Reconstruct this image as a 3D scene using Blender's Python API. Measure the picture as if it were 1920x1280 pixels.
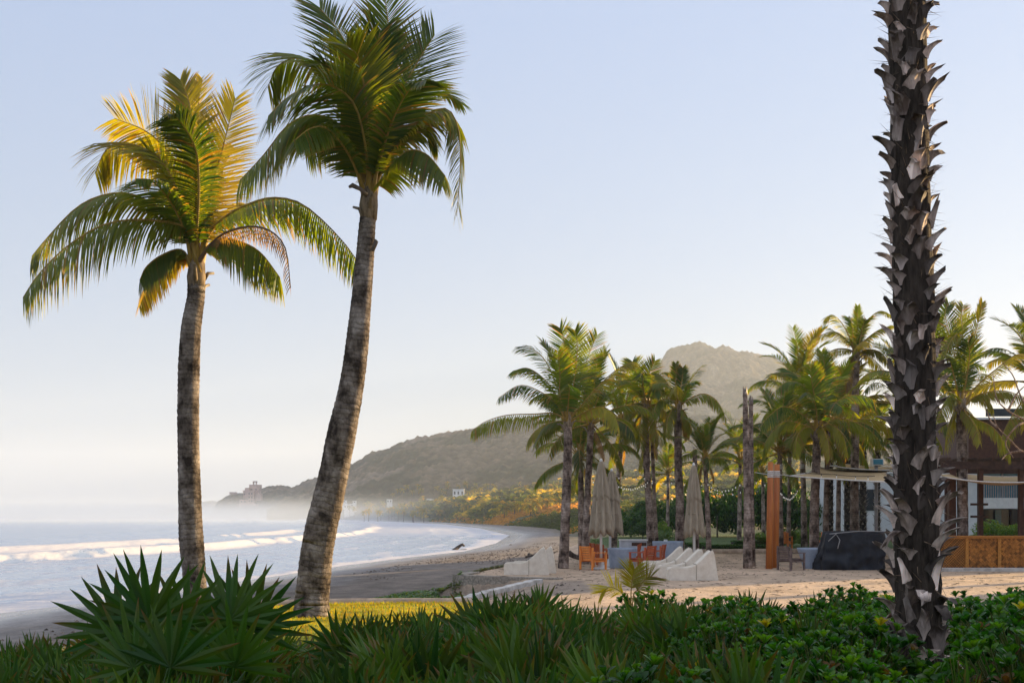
import bpy, math, random
import numpy as np
from mathutils import Vector, Matrix, noise as mnoise
R = math.radians
scn = bpy.context.scene
for _o in list(bpy.data.objects): bpy.data.objects.remove(_o)
# ------------------------------------------------------------ camera, sky, sun, exposure
F = 2133.3; HY = 964.0; CZ = 2.3
cam_d = bpy.data.cameras.new('camera'); cam = bpy.data.objects.new('camera', cam_d)
scn.collection.objects.link(cam); scn.camera = cam
cam.location = (0, 0, CZ); cam.rotation_euler = (R(90), 0, 0)
cam_d.sensor_width = 36; cam_d.lens = 40; cam_d.shift_y = (HY-640)/1920
cam_d.clip_start = 0.1; cam_d.clip_end = 60000
SUN_EL, SUN_AZ = R(9.0), R(56)       # azimuth clockwise from +Y (the view direction)
w = bpy.data.worlds.new('World'); scn.world = w; w.use_nodes = True
wn = w.node_tree.nodes; wl = w.node_tree.links
bg = wn['Background']
sky = wn.new('ShaderNodeTexSky'); sky.sky_type = 'NISHITA'; sky.sun_disc = False
sky.sun_elevation = SUN_EL; sky.sun_rotation = SUN_AZ
sky.air_density = 1.0; sky.dust_density = 1.2; sky.ozone_density = 2.5; sky.altitude = 0
hs = wn.new('ShaderNodeHueSaturation'); hs.inputs['Saturation'].default_value = 0.55
mxs = wn.new('ShaderNodeMix'); mxs.data_type = 'RGBA'; mxs.inputs[0].default_value = 0.72
wl.new(sky.outputs[0], hs.inputs['Color']); wl.new(hs.outputs[0], mxs.inputs[6])
# extra brightness added to the zenith, above the frame, to light the ground
tcw = wn.new('ShaderNodeTexCoord'); spw = wn.new('ShaderNodeSeparateXYZ'); wl.new(tcw.outputs['Generated'], spw.inputs[0])
mr = wn.new('ShaderNodeMapRange'); wl.new(spw.outputs[2], mr.inputs[0]); mr.inputs[1].default_value = .40; mr.inputs[2].default_value = .85
mr.inputs[3].default_value = 0.0; mr.inputs[4].default_value = 1.0
zenith_lift = wn.new('ShaderNodeMix'); zenith_lift.data_type = 'RGBA'; wl.new(mr.outputs[0], zenith_lift.inputs[0])
low = wn.new('ShaderNodeMix'); low.data_type = 'RGBA'; mr2 = wn.new('ShaderNodeMapRange'); wl.new(spw.outputs[2], mr2.inputs[0]); mr2.inputs[1].default_value = 0.0; mr2.inputs[2].default_value = .45
wl.new(mr2.outputs[0], low.inputs[0]); low.inputs[6].default_value = (1.85, 2.22, 2.75, 1); low.inputs[7].default_value = (1.75, 2.35, 3.65, 1); wl.new(low.outputs[2], zenith_lift.inputs[6]); zenith_lift.inputs[7].default_value = (3.9, 4.1, 4.6, 1)
wl.new(zenith_lift.outputs[2], mxs.inputs[7]); wl.new(mxs.outputs[2], bg.inputs['Color'])
bg.inputs['Strength'].default_value = 0.083
sl = bpy.data.lights.new('sun', 'SUN'); sl.energy = 5.0; sl.angle = R(0.5); sl.color = (1.0, 0.70, 0.34)
sun = bpy.data.objects.new('sun', sl); scn.collection.objects.link(sun)
sdir = Vector((math.sin(SUN_AZ)*math.cos(SUN_EL), math.cos(SUN_AZ)*math.cos(SUN_EL), math.sin(SUN_EL)))
sun.rotation_euler = sdir.to_track_quat('Z', 'Y').to_euler(); sun.location = (30, 20, 40)
scn.view_settings.view_transform = 'Standard'; scn.view_settings.look = 'None'
scn.view_settings.gamma = 1.0; scn.view_settings.exposure = 1.6; scn.view_settings.use_curve_mapping = False
scn.render.engine = 'CYCLES'
cy = scn.cycles; cy.use_denoising = True
try: cy.denoiser = 'OPENIMAGEDENOISE'
except Exception: pass
cy.max_bounces = 6; cy.diffuse_bounces = 3; cy.glossy_bounces = 2; cy.transmission_bounces = 4
cy.volume_bounces = 1; cy.transparent_max_bounces = 6; cy.sample_clamp_indirect = 6

# ------------------------------------------------------------ helpers
C = scn.collection
def px(x, y, d): return Vector(((x-960)/F*d, d, CZ-(y-HY)/F*d))
def V3(*a): return Vector(a)

class MB:
    def __init__(s): s.v=[]; s.f=[]; s.c=[]; s.t=[]; s.sm=[]
    def add(s, vs, fs, col=(1,1,1), st=None, smooth=False):
        b=len(s.v); s.v.extend([tuple(p) for p in vs])
        if col and isinstance(col[0],(tuple,list)): s.c.extend(col)
        else: s.c.extend([col]*len(vs))
        s.t.extend(st if st else [(0,0)]*len(vs))
        s.f.extend([tuple(i+b for i in f) for f in fs]); s.sm.extend([smooth]*len(fs))
    def box(s, c, size, rz=0, col=(1,1,1), M=None):
        x,y,z=[q/2 for q in size]
        vs=[Vector((a*x,b*y,d*z)) for a in(-1,1) for b in(-1,1) for d in(-1,1)]
        m=Matrix.Rotation(rz,3,'Z') if M is None else M
        vs=[m@p+Vector(c) for p in vs]
        s.add(vs,[(0,1,3,2),(4,6,7,5),(0,4,5,1),(2,3,7,6),(0,2,6,4),(1,5,7,3)],col)
    def bar(s, a, b, w, h, col=(1,1,1)):
        a=Vector(a); b=Vector(b); d=(b-a); L=d.length; q=d.to_track_quat('X','Z').to_matrix()
        s.box((a+b)/2,(L,w,h),M=q,col=col)
    def tube(s, pts, rad, n=8, col=(1,1,1), cap=True, smooth=True, squash=1):
        pts=[Vector(p) for p in pts]
        if not isinstance(rad,(list,tuple)): rad=[rad]*len(pts)
        vs=[];st=[];L=0
        ref=None; cols=[]
        for i,p in enumerate(pts):
            t=(pts[min(i+1,len(pts)-1)]-pts[max(i-1,0)]).normalized()
            if ref is None:
                ref=Vector((0,0,1)) if abs(t.z)<.9 else Vector((1,0,0))
            u=(ref-t*ref.dot(t)).normalized(); ref=u; v=t.cross(u)
            if i: L+=(p-pts[i-1]).length
            for k in range(n):
                a=2*math.pi*k/n
                vs.append(p+(u*math.cos(a)+v*math.sin(a)*squash)*rad[i]); st.append((k/n,L))
                if callable(col): cols.append(col(i/(len(pts)-1)))
        fs=[(i*n+k,i*n+(k+1)%n,(i+1)*n+(k+1)%n,(i+1)*n+k) for i in range(len(pts)-1) for k in range(n)]
        if cap: fs+= [tuple(range(n-1,-1,-1)),tuple((len(pts)-1)*n+k for k in range(n))]
        s.add(vs,fs,cols if callable(col) else col,st,smooth)
    def lathe(s, c, prof, n=24, col=(1,1,1), rfun=None, smooth=True):
        vs=[];st=[]
        for i,(r,z) in enumerate(prof):
            for k in range(n):
                a=2*math.pi*k/n; rr=r*(rfun(a,i/(len(prof)-1)) if rfun else 1)
                vs.append((c[0]+rr*math.cos(a),c[1]+rr*math.sin(a),c[2]+z)); st.append((k/n,z))
        m=len(prof)
        fs=[(i*n+k,i*n+(k+1)%n,(i+1)*n+(k+1)%n,(i+1)*n+k) for i in range(m-1) for k in range(n)]
        fs+=[tuple(range(n-1,-1,-1)),tuple((m-1)*n+k for k in range(n))]
        s.add(vs,fs,col,st,smooth)
    def mesh(s, name, off=None):
        me=bpy.data.meshes.new(name)
        vs=s.v if off is None else [(p[0]-off[0],p[1]-off[1],p[2]-off[2]) for p in s.v]
        me.from_pydata(vs,[],s.f)
        a=me.color_attributes.new('Col','FLOAT_COLOR','POINT')
        arr=np.ones((len(s.v),4),np.float32); arr[:,:3]=np.array([c[:3] for c in s.c],np.float32).reshape(-1,3)
        a.data.foreach_set('color',arr.ravel())
        b=me.attributes.new('st','FLOAT_VECTOR','POINT')
        ar=np.zeros((len(s.v),3),np.float32); ar[:,:2]=np.array(s.t,np.float32).reshape(-1,2)
        b.data.foreach_set('vector',ar.ravel())
        me.polygons.foreach_set('use_smooth',s.sm)
        me.update(); return me
    def build(s, name, m, parent=None, world=True):
        off=None
        if parent is not None and world:
            off=Vector((0,0,0)); p=parent
            while p: off+=p.location; p=p.parent
        me=s.mesh(name,off); me.materials.append(m)
        return link(name,me,parent)
def link(name, me, parent=None):
    o=bpy.data.objects.new(name,me); C.objects.link(o)
    if parent is not None: o.parent=parent
    return o
def thing(name,label,cat,loc=(0,0,0),rz=0,group=None):
    o=bpy.data.objects.new(name,None); C.objects.link(o); o.location=loc; o.rotation_euler=(0,0,rz)
    o.empty_display_size=.2
    return tag(o,label,cat,group)
def tag(o,label,cat,group=None,kind=None):
    o['label']=label; o['category']=cat
    if group: o['group']=group
    if kind: o['kind']=kind
    return o
def struct(o): o['kind']='structure'; return o
def kids(o): return [c for c in bpy.data.objects if c.parent==o]
def copy_tree(o, parent=None, ch=None):
    c=o.copy(); C.objects.link(c); c.parent=parent
    for k in (ch if ch is not None else o.children): copy_tree(k,c)
    return c

# ------------------------------------------------------------ numpy noise
def _h(ix,iy,s):
    n=(ix.astype(np.int64)*374761393+iy.astype(np.int64)*668265263+s*974634777)&0x7fffffff
    n=((n^(n>>13))*1274126177)&0x7fffffff
    return ((n^(n>>16))&0xffff)/65535.0
def vnoise(x,y,s=0):
    ix=np.floor(x).astype(np.int64); iy=np.floor(y).astype(np.int64); fx=x-ix; fy=y-iy
    fx=fx*fx*(3-2*fx); fy=fy*fy*(3-2*fy)
    a=_h(ix,iy,s);b=_h(ix+1,iy,s);c=_h(ix,iy+1,s);d=_h(ix+1,iy+1,s)
    return (a*(1-fx)+b*fx)*(1-fy)+(c*(1-fx)+d*fx)*fy
def fbm(x,y,o=4,s=0):
    r=0;a=.5
    for i in range(o): r=r+a*vnoise(x*2**i,y*2**i,s+i*7); a*=.5
    return r
def worley(x,y,s=0):
    ix=np.floor(x).astype(np.int64); iy=np.floor(y).astype(np.int64); d=np.full(x.shape,9.0)
    for dx in(-1,0,1):
        for dy in(-1,0,1):
            cx=ix+dx; cy_=iy+dy
            qx=cx+_h(cx,cy_,s); qy=cy_+_h(cx,cy_,s+5)
            d=np.minimum(d,(x-qx)**2+(y-qy)**2)
    return np.sqrt(d)
def seg_dist(X,Y,pl):
    """unsigned distance to polyline and sign (+ on its right side when walking along it)"""
    best=np.full(X.shape,1e9); sg=np.zeros(X.shape)
    for (ax,ay),(bx,by) in zip(pl[:-1],pl[1:]):
        dx,dy=bx-ax,by-ay; L2=dx*dx+dy*dy
        t=np.clip(((X-ax)*dx+(Y-ay)*dy)/L2,0,1)
        qx=X-(ax+t*dx); qy=Y-(ay+t*dy); d=np.hypot(qx,qy)
        s=np.sign(dy*qx-dx*qy); m=d<best-1e-6
        best=np.where(m,d,best); sg=np.where(m,s,sg)
    return best*sg
def inside(X,Y,poly):
    r=np.zeros(X.shape,bool); n=len(poly)
    for i in range(n):
        x1,y1=poly[i];x2,y2=poly[(i+1)%n]
        c=((y1>Y)!=(y2>Y))&(X<(x2-x1)*(Y-y1)/((y2-y1) if y2!=y1 else 1e-9)+x1); r^=c
    return r
def sst(a,b,x): t=np.clip((x-a)/(b-a),0,1); return t*t*(3-2*t)
SHORE=[(-30,-400),(-25,0),(-22.5,49),(-20.5,56),(-17,76),(-14.3,95),(-10.6,113),(-5.6,133),(-2.4,170),(-0.5,235),(-9.9,353),(-31,510),(-76,705),(-137,917),(-240,1250),(-360,1500),(-400,1800),(0,5000)]
SCRUB=[(30,60),(9,100),(11,180),(12,270),(6.3,335),(-21,503),(-60,690),(-116,915),(-210,1240),(-330,1490),(-330,1800),(80,5000)]
TERR=[(-9.5,-40),(-9,12),(-7.6,20),(-7.4,28.3),(-4.7,29.2),(-1.2,29.3),(0.5,31),(2.6,34),(2.6,39.6),(0.8,40.4),(-1.94,42.3),(-0.9,47),(1.0,56),(4,75),(9,100),(60,140),(400,140),(400,-40)]
def terrain(X,Y):
    s=seg_dist(X,Y,SHORE)
    z=-2+np.where(s<0,np.maximum(s*.06,-4),1.15*(1-np.exp(-np.maximum(s,0)/14)))
    z=z+.10*(fbm(X*.25,Y*.25,3,3)-.45)*sst(2,10,s)
    s2=seg_dist(X,Y,SCRUB)
    p=np.maximum(s2,0)
    rise=6.0*(1-np.exp(-p/13))+(.02+.12*sst(380,750,Y))*np.maximum(p-25,0)
    rise=np.minimum(rise,34)*sst(110,260,Y)
    z=z+rise+rise*.35*(fbm(X*.02,Y*.02,3,9)-.45)
    ins=inside(X,Y,TERR); d=np.abs(seg_dist(X,Y,TERR+[TERR[0]]))
    w_=np.where(Y<46,.5,2.5)
    k=np.where(ins,1.0,1-sst(0,1,d/w_))
    k=k*(Y<135)
    top=.42*sst(55.5,58,Y)*sst(2,6,X)+.045*(fbm(X*.9,Y*.9,3,1)-.45)
    # sand ramp climbing to the right behind the lawn
    ramp=np.where((Y>28.5)&(Y<42.5)&(X<3.2), sst(-2.2,2.6,X), 0)
    z=np.maximum(z, np.where(ramp>0, -.85+ramp*.85, -9))
    return z*(1-k)+top*k, s, s2, k
def hz(x,y): return float(terrain(np.array([float(x)]),np.array([float(y)]))[0][0])

# ------------------------------------------------------------ materials
class NT:
    def __init__(s,name):
        s.m=bpy.data.materials.new(name); s.m.use_nodes=True; s.n=s.m.node_tree.nodes; s.l=s.m.node_tree.links
        s.b=s.n['Principled BSDF']; s.out=s.n['Material Output']
    def node(s,t,**k):
        n=s.n.new(t)
        for a,b in k.items(): setattr(n,a,b)
        return n
    def at(s,name='Col',out='Color'): return s.node('ShaderNodeAttribute',attribute_name=name).outputs[out]
    def coord(s): return s.node('ShaderNodeTexCoord').outputs['Object']
    def noise(s,scale,detail=4,vec=None,rough=.6,sc3=None):
        n=s.node('ShaderNodeTexNoise'); n.inputs['Scale'].default_value=scale; n.inputs['Detail'].default_value=detail; n.inputs['Roughness'].default_value=rough
        v=vec if vec is not None else s.coord()
        if sc3:
            mp=s.node('ShaderNodeMapping'); mp.inputs['Scale'].default_value=sc3; s.l.new(v,mp.inputs['Vector']); v=mp.outputs[0]
        s.l.new(v,n.inputs['Vector']); return n.outputs['Fac']
    def ramp(s,fac,stops):
        r=s.node('ShaderNodeValToRGB'); e=r.color_ramp.elements
        while len(e)<len(stops): e.new(.5)
        for i,(p,c) in enumerate(stops):
            e[i].position=p; e[i].color=(*((c,c,c) if not isinstance(c,tuple) else c),1)
        s.l.new(fac,r.inputs[0]); return r.outputs[0]
    def mix(s,a,b,fac,mode='MIX'):
        m=s.node('ShaderNodeMix',data_type='RGBA',blend_type=mode)
        for i,x in ((0,fac),(6,a),(7,b)):
            if isinstance(x,(int,float)): m.inputs[i].default_value=x
            elif isinstance(x,tuple): m.inputs[i].default_value=(*x,1)
            else: s.l.new(x,m.inputs[i])
        return m.outputs[2]
    def math(s,op,a,b=0.0):
        m=s.node('ShaderNodeMath',operation=op)
        for i,x in enumerate((a,b)):
            if isinstance(x,(int,float)): m.inputs[i].default_value=x
            else: s.l.new(x,m.inputs[i])
        return m.outputs[0]
    def base(s,c): 
        if isinstance(c,tuple): s.b.inputs['Base Color'].default_value=(*c,1)
        else: s.l.new(c,s.b.inputs['Base Color'])
    def rough(s,r):
        if isinstance(r,(int,float)): s.b.inputs['Roughness'].default_value=r
        else: s.l.new(r,s.b.inputs['Roughness'])
    def bump(s,h,strength=.5,dist=.02,normal=None):
        b=s.node('ShaderNodeBump'); b.inputs['Strength'].default_value=strength; b.inputs['Distance'].default_value=dist
        s.l.new(h,b.inputs['Height'])
        if normal is not None: s.l.new(normal,b.inputs['Normal'])
        s.l.new(b.outputs[0],s.b.inputs['Normal']); return b.outputs[0]
def simple(name,c1,c2,scale=6,rough=.7,bump=.3,dist=.01,sc3=None,attr=False):
    t=NT(name); n=t.noise(scale,5,sc3=sc3); col=t.mix(c1,c2,t.ramp(n,[(.35,0.0),(.65,1.0)]))
    if attr: col=t.mix(col,t.at(),1.0,'MULTIPLY')
    t.base(col); t.rough(rough); t.b.inputs['Specular IOR Level'].default_value=.3 if rough<.7 else .12
    if bump: t.bump(n,bump,dist)
    return t.m
def leafmat(name,trans=.4,tint=(1.6,1.35,.35),rough=.42,spec=.35):
    t=NT(name); col=t.at()
    rnd=t.node('ShaderNodeObjectInfo').outputs['Random']
    v=t.math('ADD',t.math('MULTIPLY',rnd,.4),.8)
    n=t.noise(1.3,2); v2=t.math('MULTIPLY',v,t.math('ADD',t.math('MULTIPLY',n,.7),.65))
    cc=t.node('ShaderNodeCombineColor'); 
    for i in range(3): t.l.new(v2,cc.inputs[i])
    col=t.mix(col,cc.outputs[0],1.0,'MULTIPLY')
    t.base(col); t.rough(rough); t.b.inputs['Specular IOR Level'].default_value=spec
    tr=t.node('ShaderNodeBsdfTranslucent'); t.l.new(t.mix(col,tint,1.0,'MULTIPLY'),tr.inputs['Color'])
    mx=t.node('ShaderNodeMixShader'); mx.inputs[0].default_value=trans
    t.l.new(t.b.outputs[0],mx.inputs[1]); t.l.new(tr.outputs[0],mx.inputs[2]); t.l.new(mx.outputs[0],t.out.inputs['Surface'])
    return t.m
M={}
M['frond']=leafmat('palm_leaf',.42,(4.0,3.1,.22))
M['fan']=leafmat('fan_leaf',.3,(1.8,1.6,.4),.5,.3)
M['broad']=leafmat('broad_leaf',.36,(2.2,2.2,.4),.45,.3)
M['far_leaf']=leafmat('far_leaf',.45,(2.4,1.8,.4),.7,.1)
M['grass']=leafmat('grass_blade',.4,(2.2,1.8,.4),.6,.2)
def bark():
    t=NT('palm_bark'); st=t.at('st','Vector')
    sep=t.node('ShaderNodeSeparateXYZ'); t.l.new(st,sep.inputs[0]); v=sep.outputs[1]
    co=t.coord(); nz=t.noise(2.5,4,co); wob=t.math('ADD',v,t.math('MULTIPLY',nz,.22))
    ring=t.math('FRACT',t.math('MULTIPLY',wob,8.5)); 
    rr=t.ramp(ring,[(0,.25),(.10,.85),(.55,1.0),(.88,.95),(1,.45)])
    blot=t.ramp(t.noise(3.0,6,co,sc3=(1,1,.7)),[(.38,(.045,.034,.028)),(.5,(.18,.145,.12)),(.68,(.40,.345,.30))])
    fine=t.ramp(t.noise(16,6,co,sc3=(1,1,.8),rough=.75),[(.32,.5),(.62,1.15)])
    col=t.mix(t.mix(blot,rr,.55,'MULTIPLY'),fine,.75,'MULTIPLY'); col=t.mix(col,t.at(),1.0,'MULTIPLY')
    t.base(col); t.rough(.9); t.b.inputs['Specular IOR Level'].default_value=.1
    h=t.math('ADD',t.math('MULTIPLY',rr,.6),t.math('MULTIPLY',t.noise(26,5,co,sc3=(1,1,.6)),.8))
    t.bump(h,.9,.05); return t.m
M['bark']=bark()
M['boot']=simple('leaf_base_fibre',(.17,.13,.105),(.68,.60,.54),12,.75,.8,.02,(1,1,.25),True)
M['fibre']=simple('trunk_fibre',(.025,.020,.016),(.09,.07,.055),30,.95,1,.03,(1,1,.2))
M['stem']=simple('frond_stem',(.5,.5,.5),(1,1,1),12,.5,.1,.01,(1,1,.2),True)
M['sheath']=simple('leaf_sheath',(.10,.075,.05),(.34,.26,.18),14,.85,.7,.02,(1,1,.3))
# ------------------------------------------------------------ setting: ground, sea, hills, haze
def grid_mesh(name,X,Y,Z,cols,m,attrs={}):
    nr,nc=X.shape; me=bpy.data.meshes.new(name)
    co=np.stack([X,Y,Z],-1).reshape(-1,3).astype(np.float32)
    i=np.arange(nr-1)[:,None]*nc+np.arange(nc-1)[None]; f=np.stack([i,i+1,i+nc+1,i+nc],-1).reshape(-1,4)
    me.vertices.add(len(co)); me.vertices.foreach_set('co',co.ravel())
    me.loops.add(f.size); me.loops.foreach_set('vertex_index',f.ravel().astype(np.int32))
    me.polygons.add(len(f)); me.polygons.foreach_set('loop_start',np.arange(0,f.size,4,dtype=np.int32))
    me.polygons.foreach_set('use_smooth',np.ones(len(f),bool))
    me.update(calc_edges=True)
    a=me.color_attributes.new('Col','FLOAT_COLOR','POINT'); c=np.ones((len(co),4),np.float32); c[:,:3]=cols.reshape(-1,3); a.data.foreach_set('color',c.ravel())
    for k,v in attrs.items():
        b=me.attributes.new(k,'FLOAT','POINT'); b.data.foreach_set('value',v.astype(np.float32).ravel())
    me.validate(); me.materials.append(m); return link(name,me)
def polar(angs,rads):
    A,Rr=np.meshgrid(angs,rads); return Rr*np.tan(A) if False else Rr*np.sin(A), Rr*np.cos(A)
def geo(a,b,k):
    n=int(math.log(b/a)/math.log(1+k))+1; return list(np.geomspace(a,b,n))[:-1]
angs=np.concatenate([np.arange(-180,-32,6.0),np.arange(-30,30,.14),np.arange(31,181,6.0)]); angs[-1]=180
angs=np.radians(angs)
rads=np.array(geo(.5,20,.05)+geo(20,100,.0065)+geo(100,1200,.012)+geo(1200,9000,.06)+[9000.])
X,Y=polar(angs,rads)
Z,S,S2,K=terrain(X,Y)
def mixc(a,b,k): return a*(1-k[...,None])+np.array(b)*k[...,None]
n1=fbm(X*.35,Y*.35,4,21); n2=fbm(X*.08,Y*.08,4,31); n3=fbm(X*1.6,Y*1.6,3,41)
cols=np.ones(X.shape+(3,))*np.array((.24,.215,.20))            # wet pale sand
dark=sst(.40,.62,n2*.6+n1*.42+sst(6,14,S)*.5-.22)
dark=dark*sst(6,10,S)
cols=mixc(cols,(.225,.185,.155),dark)
cols=cols*(.78+.5*n3[...,None]); n4=fbm(X*5,Y*2.5,2,91); cols=cols*(1-.35*sst(.55,.75,n4)[...,None]*dark[...,None])
scr=sst(-4,3,S2+6*(n1-.5))*sst(95,120,Y)
cols=mixc(cols,(.055,.075,.028),scr)
cols=mixc(cols,(.16,.11,.05),scr*sst(.5,.62,n2))
ter=np.array((.64,.47,.335))*np.ones(X.shape+(3,))*(.82+.36*n1[...,None])
cols=cols*(1-K[...,None])+ter*K[...,None]
rampm=((Y>28.5)&(Y<42.5)&(X<3.2)&(X>-2.6))*sst(-2.6,-1.4,X)*(1-K); cols=mixc(cols,(.42,.33,.26),rampm)
soil=K*(1-sst(12.5,14.5,Y)); cols=mixc(cols,(.035,.03,.02),soil)
lawn=(K*sst(57.2,57.6,Y)*sst(4,6,X)); cols=mixc(cols,(.07,.11,.028),lawn)
stk=fbm(S*.9,Y*.04,4,55); cols=cols*(1+(1-K)*(1-scr)*(.6*(stk-.47)))[...,None]
wet=np.clip(1-sst(1.5,9,S),0,1)*(1-K)
t=NT('sand_ground'); col=t.at()
g1=t.noise(9,5); g2=t.noise(70,3); g3=t.noise(1.6,4)
col=t.mix(col,t.ramp(t.noise(.8,6,sc3=(1,.6,1),rough=.7),[(.35,.72),(.65,1.2)]),1.0,'MULTIPLY'); col=t.mix(col,t.ramp(g1,[(.3,.80),(.7,1.15)]),1.0,'MULTIPLY'); col=t.mix(col,t.ramp(g2,[(.3,.75),(.7,1.2)]),.8,'MULTIPLY')
wt=t.node('ShaderNodeAttribute',attribute_name='wet').outputs['Fac']
t.base(col); t.rough(t.math('SUBTRACT',.95,t.math('MULTIPLY',wt,.72)))
hh=t.math('ADD',t.math('MULTIPLY',g3,1.0),t.math('ADD',t.math('MULTIPLY',g1,.5),t.math('MULTIPLY',g2,.1)))
t.bump(t.math('MULTIPLY',hh,t.math('SUBTRACT',1.0,wt)),1.0,.22)
t.b.inputs['Specular IOR Level'].default_value=.3
ground=struct(grid_mesh('ground',X,Y,Z,cols,t.m,{'wet':wet}))
# lawn patch by the camera (left), sheet above the sand
LAWN=[(-7.5,3),(-7.5,19),(-7.2,26.9),(-5.6,28.4),(-3.5,28.8),(-1.3,28.7),(-.2,27.0),(.6,22),(.8,14),(.5,3)]
lx,ly=np.meshgrid(np.arange(-8,1.2,.1),np.arange(3,29.4,.1))
ok=inside(lx,ly,LAWN)
mb=MB(); idx={}
for i in range(lx.shape[0]-1):
    for j in range(lx.shape[1]-1):
        if ok[i,j] and ok[i,j+1] and ok[i+1,j] and ok[i+1,j+1]:
            q=[]
            for a,b in((i,j),(i,j+1),(i+1,j+1),(i+1,j)):
                if (a,b) not in idx:
                    idx[(a,b)]=len(mb.v); mb.v.append((lx[a,b],ly[a,b],0)); mb.c.append((.16,.21,.035)); mb.t.append((0,0))
                q.append(idx[(a,b)])
            mb.f.append(tuple(q)); mb.sm.append(True)
va=np.array(mb.v); zz=terrain(va[:,0],va[:,1])[0]+.03+.12*fbm(va[:,0]*.5,va[:,1]*.5,2,77); mb.v=[(a[0],a[1],z) for a,z in zip(va,zz)]
M['lawn']=simple('lawn',(.10,.14,.02),(.56,.46,.05),1.6,.9,.8,.05)  # dry mottling that also paints sun and shade streaks into the lawn
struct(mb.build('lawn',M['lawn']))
rng=random.Random(5); g=MB()
def hzs(P):
    P=np.array(P); return terrain(P[:,0],P[:,1])[0]
pts=[]
while len(pts)<26000:
    x=rng.uniform(-7.6,.8); y=29.-14*rng.random()**1.3
    if inside(np.array([x]),np.array([y]),LAWN)[0]: pts.append((x,y))
zs=hzs(pts); fb=.12*fbm(np.array([p[0] for p in pts])*.5,np.array([p[1] for p in pts])*.5,2,77)
for (x,y),z,q in zip(pts,zs,fb):
    a=rng.uniform(0,6.28); h=rng.uniform(.035,.09); wd=.010; z+=.02+q
    dx,dy=math.cos(a)*wd,math.sin(a)*wd; l=rng.uniform(-.03,.03)
    k_=.55+.6*float(vnoise(np.array([x*.9]),np.array([y*2.2]),5)[0]); c=((.20+rng.random()*.26)*k_,(.24+rng.random()*.14)*k_,.022)  # banded tone paints sun and shade streaks onto the blades
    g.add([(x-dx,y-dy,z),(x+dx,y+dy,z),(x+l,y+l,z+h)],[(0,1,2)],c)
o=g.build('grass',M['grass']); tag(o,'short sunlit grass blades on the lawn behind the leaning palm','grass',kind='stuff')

# ---- sea
angs2=np.radians(np.arange(-40,14,.12)); rads2=np.array(geo(25,60,.012)+geo(60,1500,.0075)+geo(1500,30000,.06)+[30000.])
X,Y=polar(angs2,rads2); S=seg_dist(X,Y,SHORE)
sw=S+2.5*(fbm(X*.05,Y*.05,3,5)-.5)*2
n1=fbm(X*.5,Y*.22,4,61); n2=fbm(X*.06,Y*.03,4,62); n3=fbm(X*1.5,Y*.5,3,63)
def crest(c,wd,h): 
    u=(sw-c)/wd; return h*np.exp(-np.where(u>0,u*u*4,u*u))*(.35+1.1*vnoise(X*.02,Y*.012,int(abs(c))))
Zs=-2+crest(-33,2.5,.75)+crest(-52,5,.5)+crest(-80,8,.5)+crest(-16,1.6,.16)+crest(-8,1.2,.12)+.06*(n1-.5)+.35*(n2-.5)*sst(-6,-25,S)
Zs=np.where(S>-1,-2-.0*S,Zs)
foam=np.zeros(X.shape)
foam=np.maximum(foam,np.exp(-((sw+31.5)/2.6)**2)*sst(.30,.62,n1+.2*vnoise(X*.05,Y*.03,3)))
foam=np.maximum(foam,np.exp(-((sw+50)/3)**2)*sst(.45,.62,vnoise(X*.03,Y*.02,8)*.6+n1*.6))
foam=np.maximum(foam,sst(.46,.66,n1)*.5*sst(-34,-28,sw))
foam=np.maximum(foam,sst(-5.0,-1.0,sw+3*(n1-.5))*.95)
foam=np.maximum(foam,sst(150,300,Y)*sst(-60,-20,sw)*(.35+.6*n1))
t=NT('sea_water'); fo=t.node('ShaderNodeAttribute',attribute_name='foam').outputs['Fac']
w1=t.noise(.9,5,sc3=(1,.35,1)); w2=t.noise(.12,4,sc3=(1,.5,1)); w3=t.noise(5,3,sc3=(1,.4,1))
fk=t.ramp(t.math('ADD',fo,t.math('MULTIPLY',t.math('SUBTRACT',w3,.5),.5)),[(.25,0.0),(.8,1.0)])
t.base(t.mix((.27,.34,.46),(.60,.58,.60),fk)); t.rough(t.math('ADD',.22,t.math('MULTIPLY',fk,.6)))
t.bump(t.math('ADD',t.math('MULTIPLY',w1,.8),t.math('ADD',t.math('MULTIPLY',w2,2.0),t.math('MULTIPLY',w3,.15))),.6,.35)
o=struct(grid_mesh('sea',X,Y,Zs,np.ones(X.shape+(3,)),t.m,{'foam':foam}))

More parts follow.
